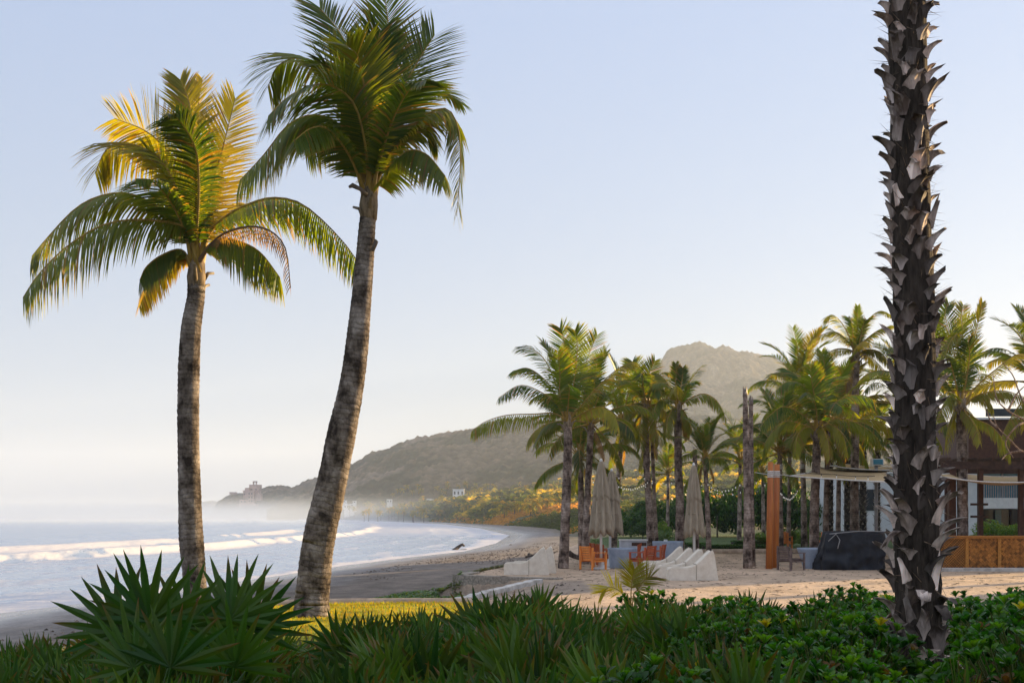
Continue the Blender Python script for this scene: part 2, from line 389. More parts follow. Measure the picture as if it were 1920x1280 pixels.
# ---- hills
def hill(name,prof,D,W,m,bump=7,seed=0,step=2.2,back=.7,spread=1.35,zb=-3,rows=150,concave=.85,tree=11):
    xs=np.arange(prof[0][0],prof[-1][0],step); yr=np.interp(xs,[p[0] for p in prof],[p[1] for p in prof])
    yr=yr+bump*.75*F/D+1.2*(vnoise(xs/23,xs*0,seed)-.5)*3
    v=np.concatenate([np.linspace(0,1,rows),np.linspace(1.02,1+back,30)])
    PX,VV=np.meshgrid(xs,v); dd=np.where(VV<=1,D-W+W*VV,D+(VV-1)*W)
    zr=CZ-(np.interp(PX,xs,yr)-HY)/F*D
    prof_v=np.where(VV<=1,np.sin(np.minimum(VV,1)*math.pi/2)**concave,np.cos(np.clip((VV-1)/back,0,1)*math.pi/2))
    XX=(PX-960)/F*dd; YY=dd
    rid=fbm(XX/140+3,YY/140,4,seed+2)-.5
    Zh=zb+(zr-zb)*prof_v*(1+.62*rid*np.sin(np.clip(VV,0,1)*math.pi))
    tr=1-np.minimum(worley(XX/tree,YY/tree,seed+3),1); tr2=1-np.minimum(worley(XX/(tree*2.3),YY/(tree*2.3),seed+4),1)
    k=np.clip((Zh-zb-3)/14,0,1)
    Zh=Zh+k*(bump*.6*tr*tr+bump*.45*tr2)
    nn=fbm(XX/55,YY/55,4,seed+8); n5=_h(np.floor(XX/tree*1.1).astype(int),np.floor(YY/tree*1.1).astype(int),3)
    c=np.ones(XX.shape+(3,))*np.array((.125,.098,.068)); c=mixc(c,(.048,.052,.032),sst(.42,.56,nn)); c=mixc(c,(.24,.19,.15),sst(.60,.66,fbm(XX/40,YY/70,3,seed+31))*.7); c=mixc(c,(.19,.14,.09),sst(.6,.9,n5)*.5)
    c=c*(.30+.85*tr[...,None])*np.array((.92,.97,1.0))  # colour darkened between tree crowns, painting shade into the gaps
    return struct(grid_mesh(name,XX,YY,Zh,c,m))
t=NT('dry_forest'); c=t.mix(t.at(),t.ramp(t.noise(.16,5),[(.3,.5),(.7,1.45)]),1.0,'MULTIPLY'); t.base(c); t.rough(1.0); t.b.inputs['Specular IOR Level'].default_value=0
t.bump(t.noise(.22,5),1.0,3.0)
hill('mountain',[(1080,900),(1180,770),(1215,715),(1240,686),(1252,668),(1275,657),(1310,648),(1335,653),(1372,662),(1410,668),(1450,683),(1480,702),(1560,765),(1660,820),(1800,870),(2100,930)],2300,750,t.m,9,1,1.6,tree=13)
hill('hill',[(500,950),(560,928),(600,905),(650,883),(700,857),(750,838),(800,824),(850,817),(900,816),(950,806),(1000,799),(1050,795),(1100,790),(1180,785),(1300,795),(1400,800),(1500,815),(1700,850),(1900,900),(2200,935)],1500,620,t.m,8,2,1.8)
hill('headland',[(384,972),(392,962),(402,948),(410,938),(425,929),(440,926),(455,924),(478,921),(500,912),(520,907),(548,912),(560,907),(590,895),(620,893),(680,905),(760,950)],1650,260,t.m,6,3,1.4,concave=.45,back=1.0)
hill('coast',[(250,962),(330,955),(375,940),(400,937),(440,945),(520,958)],4200,600,t.m,6,4,3,concave=.6,tree=25)

# ---- air
def volmat(name,col,dens,an=.2):
    m=bpy.data.materials.new(name); m.use_nodes=True; n=m.node_tree.nodes; n.remove(n['Principled BSDF'])
    v=n.new('ShaderNodeVolumePrincipled'); v.inputs['Color'].default_value=(*col,1); v.inputs['Density'].default_value=dens; v.inputs['Anisotropy'].default_value=an
    m.node_tree.links.new(v.outputs[0],n['Material Output'].inputs['Volume']); return m
b=MB(); b.box((300,2900,160),(6600,7000,374)); HAZE=b.build('haze',volmat('haze_air',(.78,.87,1.0),.00018)); HAZE['kind']='stuff'; HAZE['label']='pale morning haze over the bay and hills'
b=MB()
def ell(c,r,n=20,m=10):
    vs=[];fs=[]
    for i in range(m+1):
        th=math.pi*i/m
        for k in range(n):
            a=2*math.pi*k/n; vs.append((c[0]+r[0]*math.sin(th)*math.cos(a),c[1]+r[1]*math.sin(th)*math.sin(a),c[2]+r[2]*math.cos(th)))
    for i in range(m):
        for k in range(n): fs.append((i*n+k,(i+1)*n+k,(i+1)*n+(k+1)%n,i*n+(k+1)%n))
    b.add(vs,fs,(1,1,1),None,True)
b.box((-600,930,9),(1300,1400,23))
MM=volmat('mist_air',(.80,.89,1.0),.0022); n_=MM.node_tree.nodes; l_=MM.node_tree.links
tc=n_.new('ShaderNodeTexCoord'); sp=n_.new('ShaderNodeSeparateXYZ'); l_.new(tc.outputs['Object'],sp.inputs[0])
def mth(op,a,b=0.0):
    q=n_.new('ShaderNodeMath'); q.operation=op
    for i,x in enumerate((a,b)):
        if isinstance(x,(int,float)): q.inputs[i].default_value=x
        else: l_.new(x,q.inputs[i])
    return q.outputs[0]
def mrg(v,a,b_):
    q=n_.new('ShaderNodeMapRange'); q.interpolation_type='SMOOTHSTEP'; l_.new(v,q.inputs[0]); q.inputs[1].default_value=a; q.inputs[2].default_value=b_; return q.outputs[0]
den=mth('MULTIPLY',mrg(sp.outputs[2],17,-4),mrg(sp.outputs[1],240,1000)); den=mth('MULTIPLY',den,mrg(sp.outputs[0],20,-130)); den=mth('MULTIPLY',den,mrg(sp.outputs[1],1620,1450))
den=mth('MULTIPLY',den,.0048); l_.new(den,[x for x in n_ if x.type=='PRINCIPLED_VOLUME'][0].inputs['Density'])
o=b.build('sea_mist',MM); tag(o,'low white mist lying over the sea below the headland','mist',kind='stuff')
# ------------------------------------------------------------ palms
GREENS=[(.021,.070,.010),(.034,.088,.011),(.016,.054,.011),(.056,.108,.012)]
def lerp3(a,b,k): return tuple(a[i]*(1-k)+b[i]*k for i in range(3))
def spline(P,n):
    P=[Vector(p) for p in P]; Q=[P[0]*2-P[1]]+P+[P[-1]*2-P[-2]]; out=[]
    m=len(P)-1
    for i in range(n+1):
        u=i/n*m; k=min(int(u),m-1); t=u-k; a,b,c,d=Q[k:k+4]
        out.append(.5*((2*b)+(c-a)*t+(2*a-5*b+4*c-d)*t*t+(3*b-a-3*c+d)*t**3))
    return out
def frond_mesh(mb, sm, path, rng, side0, twist=0.0, L=1.0, pairs=70, g=.5, wd=.045, green=None, yellow=.15, dry=0, tipdry=.25, start=.16, rw=.045, fwd=(.38,1.0), twist_end=None, seg=3, vee=None):
    """path: Vectors along the rachis; side0: hint for the leaflet plane."""
    vee=(.30-1.15*g if g>.35 else .15) if vee is None else vee
    n=len(path)-1; green=green or rng.choice(GREENS)
    yel=(.26,.25,.025); brn=(.20,.10,.045); dr=(.13,.075,.06)
    base=lerp3(green,yel,yellow*rng.uniform(.5,1.2)); base=lerp3(base,dr,dry)  # yellow mixes aged leaf tone with sun gold painted into the fronds
    stem=lerp3((.42,.27,.05),(.16,.09,.06),dry)
    sm.tube(path,[rw*(1-.85*(i/n))*(1+1.1*max(0,1-i/n*6)) for i in range(n+1)],6,stem)
    side=Vector(side0).normalized()
    for i in range(pairs):
        t=start+(1-start)*(i+.5)/pairs; u=t*n; k=min(int(u),n-1); p=path[k].lerp(path[k+1],u-k); T=(path[min(k+1,n)]-path[max(k-1,0)]).normalized()
        S=(side-T*side.dot(T)); 
        if S.length<.15: S=T.orthogonal()
        S.normalize(); N=T.cross(S).normalized()
        if N.z<0: pass
        tt=(t-start)/(1-start)
        ll=L*(.30+.70*math.sin(min(1,tt*1.5+.12)*math.pi/2))*(1-max(0,tt-.55)**1.4*1.55)
        fa=fwd[0]+(fwd[1]-fwd[0])*tt
        tw=twist+( (twist_end-twist)*tt if twist_end is not None else 0)
        for sg in(-1,1):
            l=ll*rng.uniform(.82,1.08)
            if rng.random()<.02: continue
            ang=tw*1.0
            sv=(S*math.cos(ang)+N*math.sin(ang))*sg
            up=N*(vee if N.z>=0 else -vee)*math.cos(ang)*(abs(N.z)**.5)
            d=(sv*math.cos(fa)+T*math.sin(fa)+up+V3(rng.uniform(-.07,.07),rng.uniform(-.07,.07),rng.uniform(-.05,.05))).normalized()
            q=p.copy(); pts=[q.copy()]; dd=d.copy()
            for s_ in range(seg):
                dd=(dd+V3(0,0,-g*(.35+.65*s_/seg)*rng.uniform(.8,1.2)/seg*2)).normalized(); q=q+dd*(l/seg); pts.append(q.copy())
            wv=T-d*T.dot(d)
            if wv.length<.1: wv=N
            wv.normalize(); 
            wv=(wv*.85+N*rng.uniform(.1,.7)*sg).normalized()
            vs=[];cs=[]; cb=lerp3(base,yel,rng.random()*.18)
            if rng.random()<.06: cb=lerp3(cb,brn,.6)
            td=rng.random()<tipdry
            prof=[.55,1,.8,.0] if seg==3 else [.6,1,0]
            for j,pp in enumerate(pts):
                w_=wd*prof[min(j,len(prof)-1)]*.5*(1-.3*tt)
                cc=cb if j<seg else (lerp3(cb,brn,.85) if td else lerp3(cb,yel,.3))
                if j==seg: vs.append(pp); cs.append(cc)
                else: vs+= [pp-wv*w_,pp+wv*w_]; cs+=[cc,cc]
            fs=[(2*j,2*j+1,2*j+3,2*j+2) for j in range(seg-1)]+[(2*seg-2,2*seg-1,2*seg)]
            mb.add(vs,fs,cs)
def trunk_path(P, rad, n=40, ringy=.02, rng=None, flare=0):
    pts=spline(P,n); rs=[]
    for i in range(n+1):
        u=i/n*(len(rad)-1); k=min(int(u),len(rad)-2); r=rad[k]+(rad[k+1]-rad[k])*(u-k)
        rs.append(r*(1+(rng.uniform(-1,1)*ringy if rng else 0)))
    return pts,rs
def make_trunk(root, P, rad, n=60, seg=16, name='trunk', tint=(1,1,1), rng=None, ringy=.03, rings=False):
    pts,rs=trunk_path(P,rad,n,ringy,rng); mb=MB()
    if rings:
        ph=0; L=0
        for i in range(1,len(pts)):
            L+=(pts[i]-pts[i-1]).length; u=(L*7.2+.9*mnoise.noise(V3(L*1.7,0,P[0].x)))%1
            rs[i]*=1+.05*(u if u<.85 else (1-u)*5.6)+.05*mnoise.noise(V3(L*1.1,3,P[0].x))
    for i in range(1,len(pts)-1): pts[i]=pts[i]+V3(rng.uniform(-1,1),rng.uniform(-1,1),0)*rs[i]*(.012 if rings else .03)
    mb.tube(pts,rs,seg,tint); return mb.build(name,M['bark'],root)
def make_frond(root, path, rng, side, **kw):
    mb=MB(); sm=MB(); frond_mesh(mb,sm,path,rng,side,**kw)
    b=len(mb.v); 
    # stem faces use their own material slot of the same part
    nf=len(mb.f); mb.v+=sm.v; mb.c+=sm.c; mb.t+=sm.t; mb.f+=[tuple(i+b for i in f) for f in sm.f]; mb.sm+=sm.sm
    nm='dead_frond' if kw.get('dry',0)>.7 else 'frond'
    o=mb.build(nm,M['frond'],root); o.data.materials.append(M['stem'])
    mi=np.zeros(len(o.data.polygons),np.int32); mi[nf:]=1; o.data.polygons.foreach_set('material_index',mi); return o
def crown_core(root, top, r, rng, nstub=4, h=.9):
    mb=MB(); t=Vector(top)
    mb.tube([t+V3(0,0,-.35*h),t+V3(0,0,0),t+V3(.02,0,.35*h),t+V3(0,0,.75*h)],[r*1.0,r*1.12,r*.95,r*.3],12,(1,1,1)); mb.build('crown_sheath',M['sheath'],root)
    for i in range(nstub):
        a=rng.uniform(0,6.28); b=MB(); dr=V3(math.cos(a),math.sin(a),0); s=rng.uniform(.55,1.1)*r*3
        p0=t+dr*r*.9+V3(0,0,rng.uniform(-.3,.1)); 
        up=rng.uniform(.3,1.2)
        b.tube([p0-V3(0,0,.12),p0+dr*s*.35+V3(0,0,s*.3*up),p0+dr*s*.8+V3(0,0,s*.45*up)],[r*.30,r*.22,r*.16],7,(.30,.24,.17)); b.build('frond_stub',M['stem'],root)
def bract(root,p,dx,rng,l=.7):
    b=MB(); p=Vector(p); b.tube([p,p+V3(dx*.25,-.05,.12),p+V3(dx*l*.8,-.05,.2),p+V3(dx*l,-.02,.17)],[.05,.045,.055,.03],7,(.2,.15,.12)); b.build('dry_bract',M['stem'],root)

def hero(label, D, base_z, trunk, rads, fronds, seed, top, r, group, Lf=1.42, pairs=100, wd=.052, stub=3, tseg=22, core_h=.9, extra=()):
    """trunk: list of (px,py); fronds: (points, depth at tip in m, twist, options)"""
    rng=random.Random(seed)
    P=[px(x,y,D) for x,y in trunk]; P[0].z=base_z
    root=thing('palm_tree',label,'palm tree',(P[0].x,P[0].y,P[0].z),0,group)
    make_trunk(root,P,rads,240 if D<30 else 90,tseg,rng=rng,ringy=.012,rings=D<30,tint=(1,1,1) if D<30 else (1.5,1.4,1.38))
    tp=px(top[0],top[1],D); crown_core(root,tp,r,rng,stub,core_h)
    for pts,dy,tw,op in fronds:
        n=len(pts)-1
        path=[px(x,y,D+dy*(i/n)**1.2) for i,(x,y) in enumerate(pts)]
        path=[V3(p.x,p.y,p.z) for p in path]
        path[0]=tp+V3(rng.uniform(-1,1)*r*.5,rng.uniform(-1,1)*r*.5,0)+V3(0,0,.1*core_h)
        path=spline(path,18)
        ch=path[-1]-path[0]
        side=op.get('side') or V3(-ch.y,ch.x,0)
        kw=dict(L=Lf,pairs=pairs,wd=wd,g=.55,rw=.045*r/.2)
        kw.update({k:v for k,v in op.items() if k!='side'})
        make_frond(root,path,rng,side,twist=tw,**kw)
    return root
FX=V3(1,0,0); FY=V3(0,1,0)
hero('slim coconut palm with gold sunlit upper fronds rising from behind the spiky fan palm',27,-.5,
 [(366,1180),(365,1090),(358,1000),(355,900),(353,800),(354,700),(358,620),(367,560),(368,535)],
 [.30,.27,.27,.255,.25,.245,.225,.20,.20],[
 ([(365,490),(348,430),(293,387),(239,363),(184,369),(137,395),(86,449),(60,480)],-1.2,.0,dict(yellow=.25,g=.75,side=V3(.25,-1,.15))),
 ([(365,490),(356,441),(330,420),(254,412),(188,424),(122,465),(71,516),(43,558)],-2.2,.1,dict(yellow=.1,g=.95,side=V3(.2,-1,.1))),
 ([(366,490),(356,400),(340,324),(309,277),(270,244),(215,222)],.8,.5,dict(yellow=.75,g=.25,side=V3(.6,-.8,.4))),
 ([(366,490),(352,390),(325,320),(285,286),(240,269),(200,280),(178,325)],1.4,.3,dict(yellow=.6,g=.6)),
 ([(368,490),(366,400),(364,290),(356,200),(338,150)],.5,.1,dict(yellow=.55,g=.15,side=V3(1,.35,0),L=1.0)),
 ([(370,490),(374,420),(376,300),(372,200),(380,150)],1.4,.1,dict(yellow=.8,g=.1,side=V3(1,-.3,0),L=.8)),
 ([(371,490),(384,420),(398,350),(420,268),(441,185)],.9,.1,dict(yellow=1.0,g=.12,side=V3(1,.5,.1),L=1.15)),
 ([(367,490),(369,440),(373,350),(366,277),(335,225),(312,212)],-1.8,.1,dict(yellow=.0,g=.6,side=V3(1,-.2,.3),L=1.0)),
 ([(371,490),(390,440),(430,402),(477,379),(516,371),(563,381),(614,422),(664,480),(690,535)],-1.4,0,dict(yellow=.15,g=.95,side=V3(-.2,-1,.15),L=1.3)),
 ([(371,495),(390,465),(420,438),(465,425),(505,432),(535,465),(545,540)],-2.0,0,dict(yellow=.0,dry=.9,g=1.3,L=.55,wd=.035,pairs=60)),
 ([(371,495),(388,465),(415,448),(455,455),(490,475),(525,520)],-.6,0,dict(yellow=.05,g=.9)),
 ([(371,495),(395,430),(425,395),(450,380),(480,395)],1.8,0,dict(yellow=.5,g=.7,L=.9)),
 ([(364,498),(345,480),(310,490),(280,525),(260,572)],.8,0,dict(yellow=.7,dry=.25,g=.8,L=.8,tipdry=.7)),
 ([(364,498),(342,470),(305,478),(275,500),(262,525)],-.9,0,dict(yellow=.1,g=.9,L=.9)),
 ([(364,490),(345,430),(318,375),(285,340),(255,335)],-1.8,.0,dict(yellow=.0,g=.5,L=1.1)),
 ([(365,490),(352,420),(330,350),(302,300),(275,280)],-.5,.3,dict(yellow=.1,g=.3,L=1.0)),
 ([(370,490),(396,420),(412,360),(420,310),(440,280)],2.2,.1,dict(yellow=.9,g=.3,L=1.1)),
 ([(367,490),(360,430),(345,380),(318,350),(280,370)],2.4,.1,dict(yellow=.1,g=.8,L=1.0)),
 ],3,(368,520),.2,'two tall coconut palms beside the lawn')
hero('tall thick coconut palm leaning over the lawn with a dark green crown',25,0,
 [(583,1185),(587,1100),(598,1010),(620,915),(640,815),(656,740),(667,668),(675,590),(683,500),(688,430),(691,400)],
 [.40,.36,.345,.32,.305,.285,.255,.225,.20,.185,.175],[
 ([(690,385),(690,330),(684,266),(664,195),(625,162),(586,160),(540,182),(503,218)],-2.0,.25,dict(yellow=.1,g=.5,side=V3(1,-.6,.2))),
 ([(688,385),(672,300),(640,238),(590,216),(540,235),(495,290),(450,338)],-.8,0,dict(yellow=.1,g=.75)),
 ([(689,385),(680,290),(655,185),(610,128),(560,108),(520,125),(502,165)],1.0,.2,dict(yellow=.15,g=.55)),
 ([(692,385),(690,270),(672,160),(645,75),(600,15)],1.3,.1,dict(yellow=.05,g=.2,side=V3(1,.3,0))),
 ([(694,385),(702,270),(722,160),(730,70),(716,-40)],.6,.1,dict(yellow=.0,g=.1,side=V3(1,.2,0),L=1.25)),
 ([(695,385),(710,280),(742,195),(778,125),(815,66)],.5,.3,dict(yellow=.1,g=.2,side=V3(1,-.4,.2))),
 ([(696,385),(715,320),(750,262),(795,218),(838,205),(860,245),(863,320),(856,405)],-.9,0,dict(yellow=.15,g=.85,L=.95)),
 ([(696,385),(718,300),(752,235),(790,190),(825,172),(862,190)],1.2,.2,dict(yellow=.1,g=.4,L=.85)),
 ([(696,385),(722,330),(762,285),(800,290),(835,330)],-1.8,0,dict(yellow=.0,g=.8,L=1.1)),
 ([(691,385),(692,300),(686,190),(672,110),(650,85)],-1.6,.15,dict(yellow=.25,g=.15,side=V3(1,-.2,0),L=1.0)),
 ([(688,385),(668,310),(635,250),(600,235),(570,275)],1.6,0,dict(yellow=.1,g=.7)),
 ([(688,385),(660,300),(620,245),(585,240),(550,265)],-2.2,0,dict(yellow=.0,g=.6,L=1.1)),
 ([(695,385),(712,300),(738,220),(770,165),(800,150)],-1.9,.2,dict(yellow=.05,g=.4,L=1.15)),
 ([(694,385),(700,290),(705,200),(702,120),(712,60)],-.8,.1,dict(yellow=.0,g=.15,side=V3(1,-.1,0),L=1.2)),
 ([(690,385),(680,280),(656,190),(622,130),(600,120)],-.4,.2,dict(yellow=.1,g=.3,L=1.1)),
 ([(696,385),(714,310),(745,255),(785,230),(815,255)],.3,0,dict(yellow=.0,g=.6,L=1.1)),
 ([(694,385),(708,270),(728,180),(750,110),(762,70)],1.8,.1,dict(yellow=.1,g=.2,side=V3(1,.3,0),L=1.1)),
 ([(694,385),(700,310),(712,240),(730,200),(755,210)],2.6,.1,dict(yellow=.1,g=.6,L=1.1)),
 ],4,(691,385),.185,'two tall coconut palms beside the lawn',extra=())
_r=bpy.data.objects['palm_tree.001']
bract(_r,px(688,366,24.8),-.55,random.Random(1)); bract(_r,px(698,470,24.8)+V3(0,0,0),.28,random.Random(2),.4)

# ---- frond library for the palms further back (elevation, yellow, dry)
def frond_lib(elev, droop, L, rng, yellow, dry, g, pairs=56, name='frond', ll=.21, seg=3):
    pts=[V3(0,0,0)]; a=R(elev); n=12
    for i in range(n):
        a-=R(droop)*(i/n)*2/n; pts.append(pts[-1]+V3(math.cos(a),rng.uniform(-.03,.03),math.sin(a))*(L/n))
    mb=MB(); sm=MB(); frond_mesh(mb,sm,pts,rng,V3(0,1,0),twist=rng.uniform(-.15,.15),L=L*ll*1.2,pairs=pairs,g=g,wd=.06,yellow=yellow,dry=dry,rw=.04,start=.18,seg=seg)
    b=len(mb.v); nf=len(mb.f); mb.v+=sm.v; mb.c+=sm.c; mb.t+=sm.t; mb.f+=[tuple(i+b for i in f) for f in sm.f]; mb.sm+=sm.sm
    me=mb.mesh(name); me.materials.append(M['frond']); me.materials.append(M['stem'])
    mi=np.zeros(len(me.polygons),np.int32); mi[nf:]=1; me.polygons.foreach_set('material_index',mi); return me
rng=random.Random(11)
ELEV=[(84,40,.1),(74,62,.15),(62,78,.3),(48,88,.5),(32,92,.65),(12,85,.8),(-12,62,.9),(-42,35,1)]
LIB=[[frond_lib(e,d,3.6,rng,y,dr,g) for (y,dr) in ((.04,0),(.25,0),(.7,.1))] for e,d,g in ELEV]
DEAD=[frond_lib(-35,45,2.8,rng,0,.95,.9,36) for _ in range(2)]
def mid_palm(label, basept, mid, toppt, d, r, size, seed, nf=24, group='coconut palms around the sand terrace', yellow=.3, low=6, base_z=None, band=False, dead=1, boots=False, cat='palm tree', spread=1.0):
    rng=random.Random(seed)
    B=px(basept[0],basept[1],d); B.z=hz(B.x,B.y)-.05 if base_z is None else base_z
    T=px(toppt[0],toppt[1],d+rng.uniform(-.3,.3)); P=[B]+[px(x,y,d) for x,y in mid]+[T]
    root=thing('palm_tree',label,cat,B,0,group)
    r*=.78; nf-=3; make_trunk(root,P,[r*1.25]+[r]*(len(P)-2)+[r*.85],40,12,rng=rng,tint=(1.55,1.45,1.42))
    crown_core(root,T,r*.85,rng,3,.7*size)
    az=rng.uniform(0,6.28)
    for i in range(nf):
        q=i/(nf-1); lv=min(int(q**.9*(low+1)),len(ELEV)-1)
        if rng.random()<.2: lv=max(0,min(lv+rng.choice((-1,1)),7))
        var=0 if rng.random()>yellow*.6*(.3+q) else rng.choice((1,2))
        o=link('frond',LIB[lv][var],root); a=az+i*2.39996+rng.uniform(-.25,.25)
        o.location=(T-B)+V3(math.cos(a),math.sin(a),0)*r*.5+V3(0,0,.35*size*(1-q)); s=size*rng.uniform(.86,1.1)*(1.0 if lv<6 else .85)
        o.rotation_euler=(rng.uniform(-.12,.12),rng.uniform(-.1,.1),a); o.scale=(s*spread,s,s)
    for i in range(dead):
        o=link('dead_frond',DEAD[i%2],root); a=rng.uniform(0,6.28); o.location=(T-B)+V3(math.cos(a),math.sin(a),0)*r*.6-V3(0,0,.1); o.rotation_euler=(0,rng.uniform(.1,.5),a); o.scale=(size*.7,)*3
    if band:
        bb=px(band[0],band[1],d); mb=MB()
        for k in range(3): mb.lathe((bb.x,bb.y,bb.z+.09*k),[(r*1.08,-.03),(r*1.16,0),(r*1.08,.03)],14,(1,1,1))
        mb.build('rope_binding',M['rope'],root)
    return root
M['rope']=simple('white_rope',(.45,.43,.40),(.75,.73,.70),30,.8,.4,.01)
# big palm on the terrace edge: fronds drawn one by one
def hf(*a,**k): return hero(*a,**k)
hf('large coconut palm with a wide crown at the left terrace edge, beside the parasols',48.6,0,
 [(1056,1066),(1059,1000),(1063,900),(1065,830),(1064,800)],[.235,.20,.19,.18,.175],[
 ([(1063,792),(1040,775),(1000,776),(950,778),(910,790),(884,808)],-1,0,dict(yellow=.3,g=1.0,L=1.1)),
 ([(1063,792),(1045,760),(1015,735),(975,722),(935,745)],-1,0,dict(yellow=.0,g=.8)),
 ([(1063,792),(1048,750),(1022,712),(990,690),(962,695)],.6,0,dict(yellow=.0,g=.6)),
 ([(1063,792),(1048,735),(1025,680),(1000,655),(975,650)],-.6,.2,dict(yellow=.0,g=.4)),
 ([(1064,792),(1056,730),(1042,680),(1018,640)],.9,.2,dict(yellow=.0,g=.3)),
 ([(1064,792),(1064,740),(1061,680),(1056,630),(1050,615)],.2,0,dict(yellow=.05,g=.15,side=FX)),
 ([(1065,792),(1072,740),(1080,690),(1082,640),(1078,620)],-.8,0,dict(yellow=.1,g=.15,side=FX)),
 ([(1066,792),(1080,750),(1092,700),(1108,655),(1120,628)],.5,.2,dict(yellow=.05,g=.2,side=V3(1,-.4,.2))),
 ([(1066,792),(1090,760),(1125,720),(1160,690),(1185,678)],-.9,.1,dict(yellow=.4,g=.6)),
 ([(1066,792),(1092,775),(1125,762),(1150,775),(1160,800)],-1.6,0,dict(yellow=.45,g=.9)),
 ([(1063,792),(1050,740),(1050,700),(1046,660)],-1.5,.1,dict(yellow=.0,g=.3,side=FX)),
 ([(1064,792),(1070,730),(1070,680),(1066,640)],1.4,.1,dict(yellow=.0,g=.2,side=FX)),
 ([(1066,792),(1084,735),(1098,700),(1110,690)],1.5,.1,dict(yellow=.05,g=.5)),
 ([(1063,795),(1042,790),(1020,800),(1002,830)],1.5,.0,dict(yellow=.1,g=.9)),
 ([(1063,792),(1050,765),(1035,745),(1020,755)],2.5,.0,dict(yellow=.1,g=.7)),
 ([(1065,792),(1066,750),(1068,725),(1064,720)],-2.4,.0,dict(yellow=.0,g=.6)),
 ],21,(1064,796),.165,'coconut palms around the sand terrace',Lf=.95,pairs=56,wd=.06,stub=4,tseg=14,core_h=.9)
mid_palm('short coconut palm with drooping dark fronds behind the large terrace palm',(1091,1040),[(1090,960)],(1088,862),57,.20,.93,31,21,yellow=.25,low=6)
mid_palm('straight coconut palm just right of the large terrace palm, yellowing low fronds',(1097,1044),[(1101,950)],(1108,795),53,.215,.95,32,23,yellow=.8,low=6)
mid_palm('coconut palm with a leaning thin dark trunk behind the twin parasols',(1150,1030),[(1155,950)],(1168,800),62,.20,1.05,33,23,yellow=.35,low=6)
hf('thick-trunked coconut palm with a full crown just left of the mountain top',56,.4,
 [(1220,1032),(1218,960),(1213,880),(1211,810),(1211,770)],[.20,.175,.165,.16,.155],[
 ([(1211,765),(1195,735),(1178,715),(1150,712)],-.6,0,dict(yellow=.15,g=.7)),
 ([(1211,765),(1200,720),(1190,690),(1186,678)],.3,.1,dict(yellow=.05,g=.2,side=FX)),
 ([(1212,765),(1212,730),(1218,700),(1228,676)],.3,.1,dict(yellow=.1,g=.2,side=FX)),
 ([(1212,765),(1222,725),(1240,700),(1258,698)],.8,.1,dict(yellow=.1,g=.5)),
 ([(1212,765),(1232,738),(1262,732),(1280,750)],-1,0,dict(yellow=.15,g=.8)),
 ([(1212,765),(1232,758),(1250,778),(1256,812)],-.4,0,dict(yellow=.6,g=.9)),
 ([(1212,768),(1222,765),(1230,790),(1230,820)],-1.2,0,dict(yellow=.85,g=.9)),
 ([(1211,768),(1196,755),(1175,765),(1165,800)],-1,0,dict(yellow=.35,g=.9)),
 ([(1211,768),(1190,765),(1172,790),(1168,830)],.6,0,dict(yellow=.4,g=.9)),
 ([(1211,765),(1194,725),(1170,700),(1155,705)],1.3,0,dict(yellow=.1,g=.5)),
 ([(1211,765),(1206,725),(1205,700),(1200,705)],-1.7,0,dict(yellow=.0,g=.5)),
 ([(1212,765),(1222,730),(1232,722),(1240,740)],-2.0,0,dict(yellow=.0,g=.7)),
 ([(1212,765),(1226,745),(1248,755),(1262,790)],1.5,0,dict(yellow=.4,g=.8)),
 ([(1211,770),(1205,775),(1200,800),(1200,840)],-1.5,0,dict(yellow=.3,g=.6)),
 ],22,(1211,768),.18,'coconut palms around the sand terrace',Lf=.85,pairs=46,wd=.06,stub=3,tseg=12,core_h=.8)
hf('coconut palm between the umbrellas with one long brown frond arching right',55,.4,
 [(1274,1032),(1275,950),(1272,880),(1271,800),(1271,775)],[.24,.205,.19,.18,.17],[
 ([(1272,765),(1262,735),(1245,718),(1225,720)],-.6,0,dict(yellow=.2,g=.7)),
 ([(1272,765),(1266,725),(1268,700),(1267,682)],.2,.1,dict(yellow=.15,g=.1,side=FX,L=.5)),
 ([(1273,765),(1276,730),(1280,705),(1280,690)],.2,.1,dict(yellow=.05,g=.15,side=FX,L=.55)),
 ([(1274,765),(1285,730),(1300,705),(1316,686)],.5,.2,dict(yellow=.15,g=.4,L=.6)),
 ([(1274,765),(1284,740),(1292,720),(1302,716)],-.9,.1,dict(yellow=.0,g=.5,L=.7)),
 ([(1274,765),(1292,748),(1320,738),(1345,752),(1362,785)],-.8,0,dict(yellow=.4,g=1.0,L=.85)),
 ([(1272,765),(1258,748),(1235,752),(1225,775)],-1,0,dict(yellow=.3,g=.8)),
 ([(1273,768),(1282,770),(1292,790),(1296,812)],-.7,0,dict(yellow=.7,g=.8,L=.7)),
 ([(1273,768),(1283,780),(1288,800),(1290,820)],.7,0,dict(yellow=.0,dry=.8,g=1,L=.6)),
 ([(1272,768),(1262,765),(1252,785),(1248,815)],-1,0,dict(yellow=.5,g=.9,L=.8)),
 ([(1272,765),(1260,735),(1250,715),(1235,700)],1.2,0,dict(yellow=.2,g=.5)),
 ([(1272,765),(1270,735),(1268,722),(1262,735)],-1.9,0,dict(yellow=.6,g=.8)),
 ],23,(1272,768),.17,'coconut palms around the sand terrace',Lf=.8,pairs=44,wd=.06,stub=3,tseg=12,core_h=.8)
mid_palm('slender small palm with a round tuft crown right of the single parasol',(1330,1036),[(1326,940)],(1322,862),54,.145,.56,36,20,yellow=.15,low=5,dead=2)
mid_palm('little bright green palm far back between the two thick trunks',(1251,1010),[(1252,960)],(1253,890),84,.16,.72,37,20,yellow=.25,low=5,dead=0)
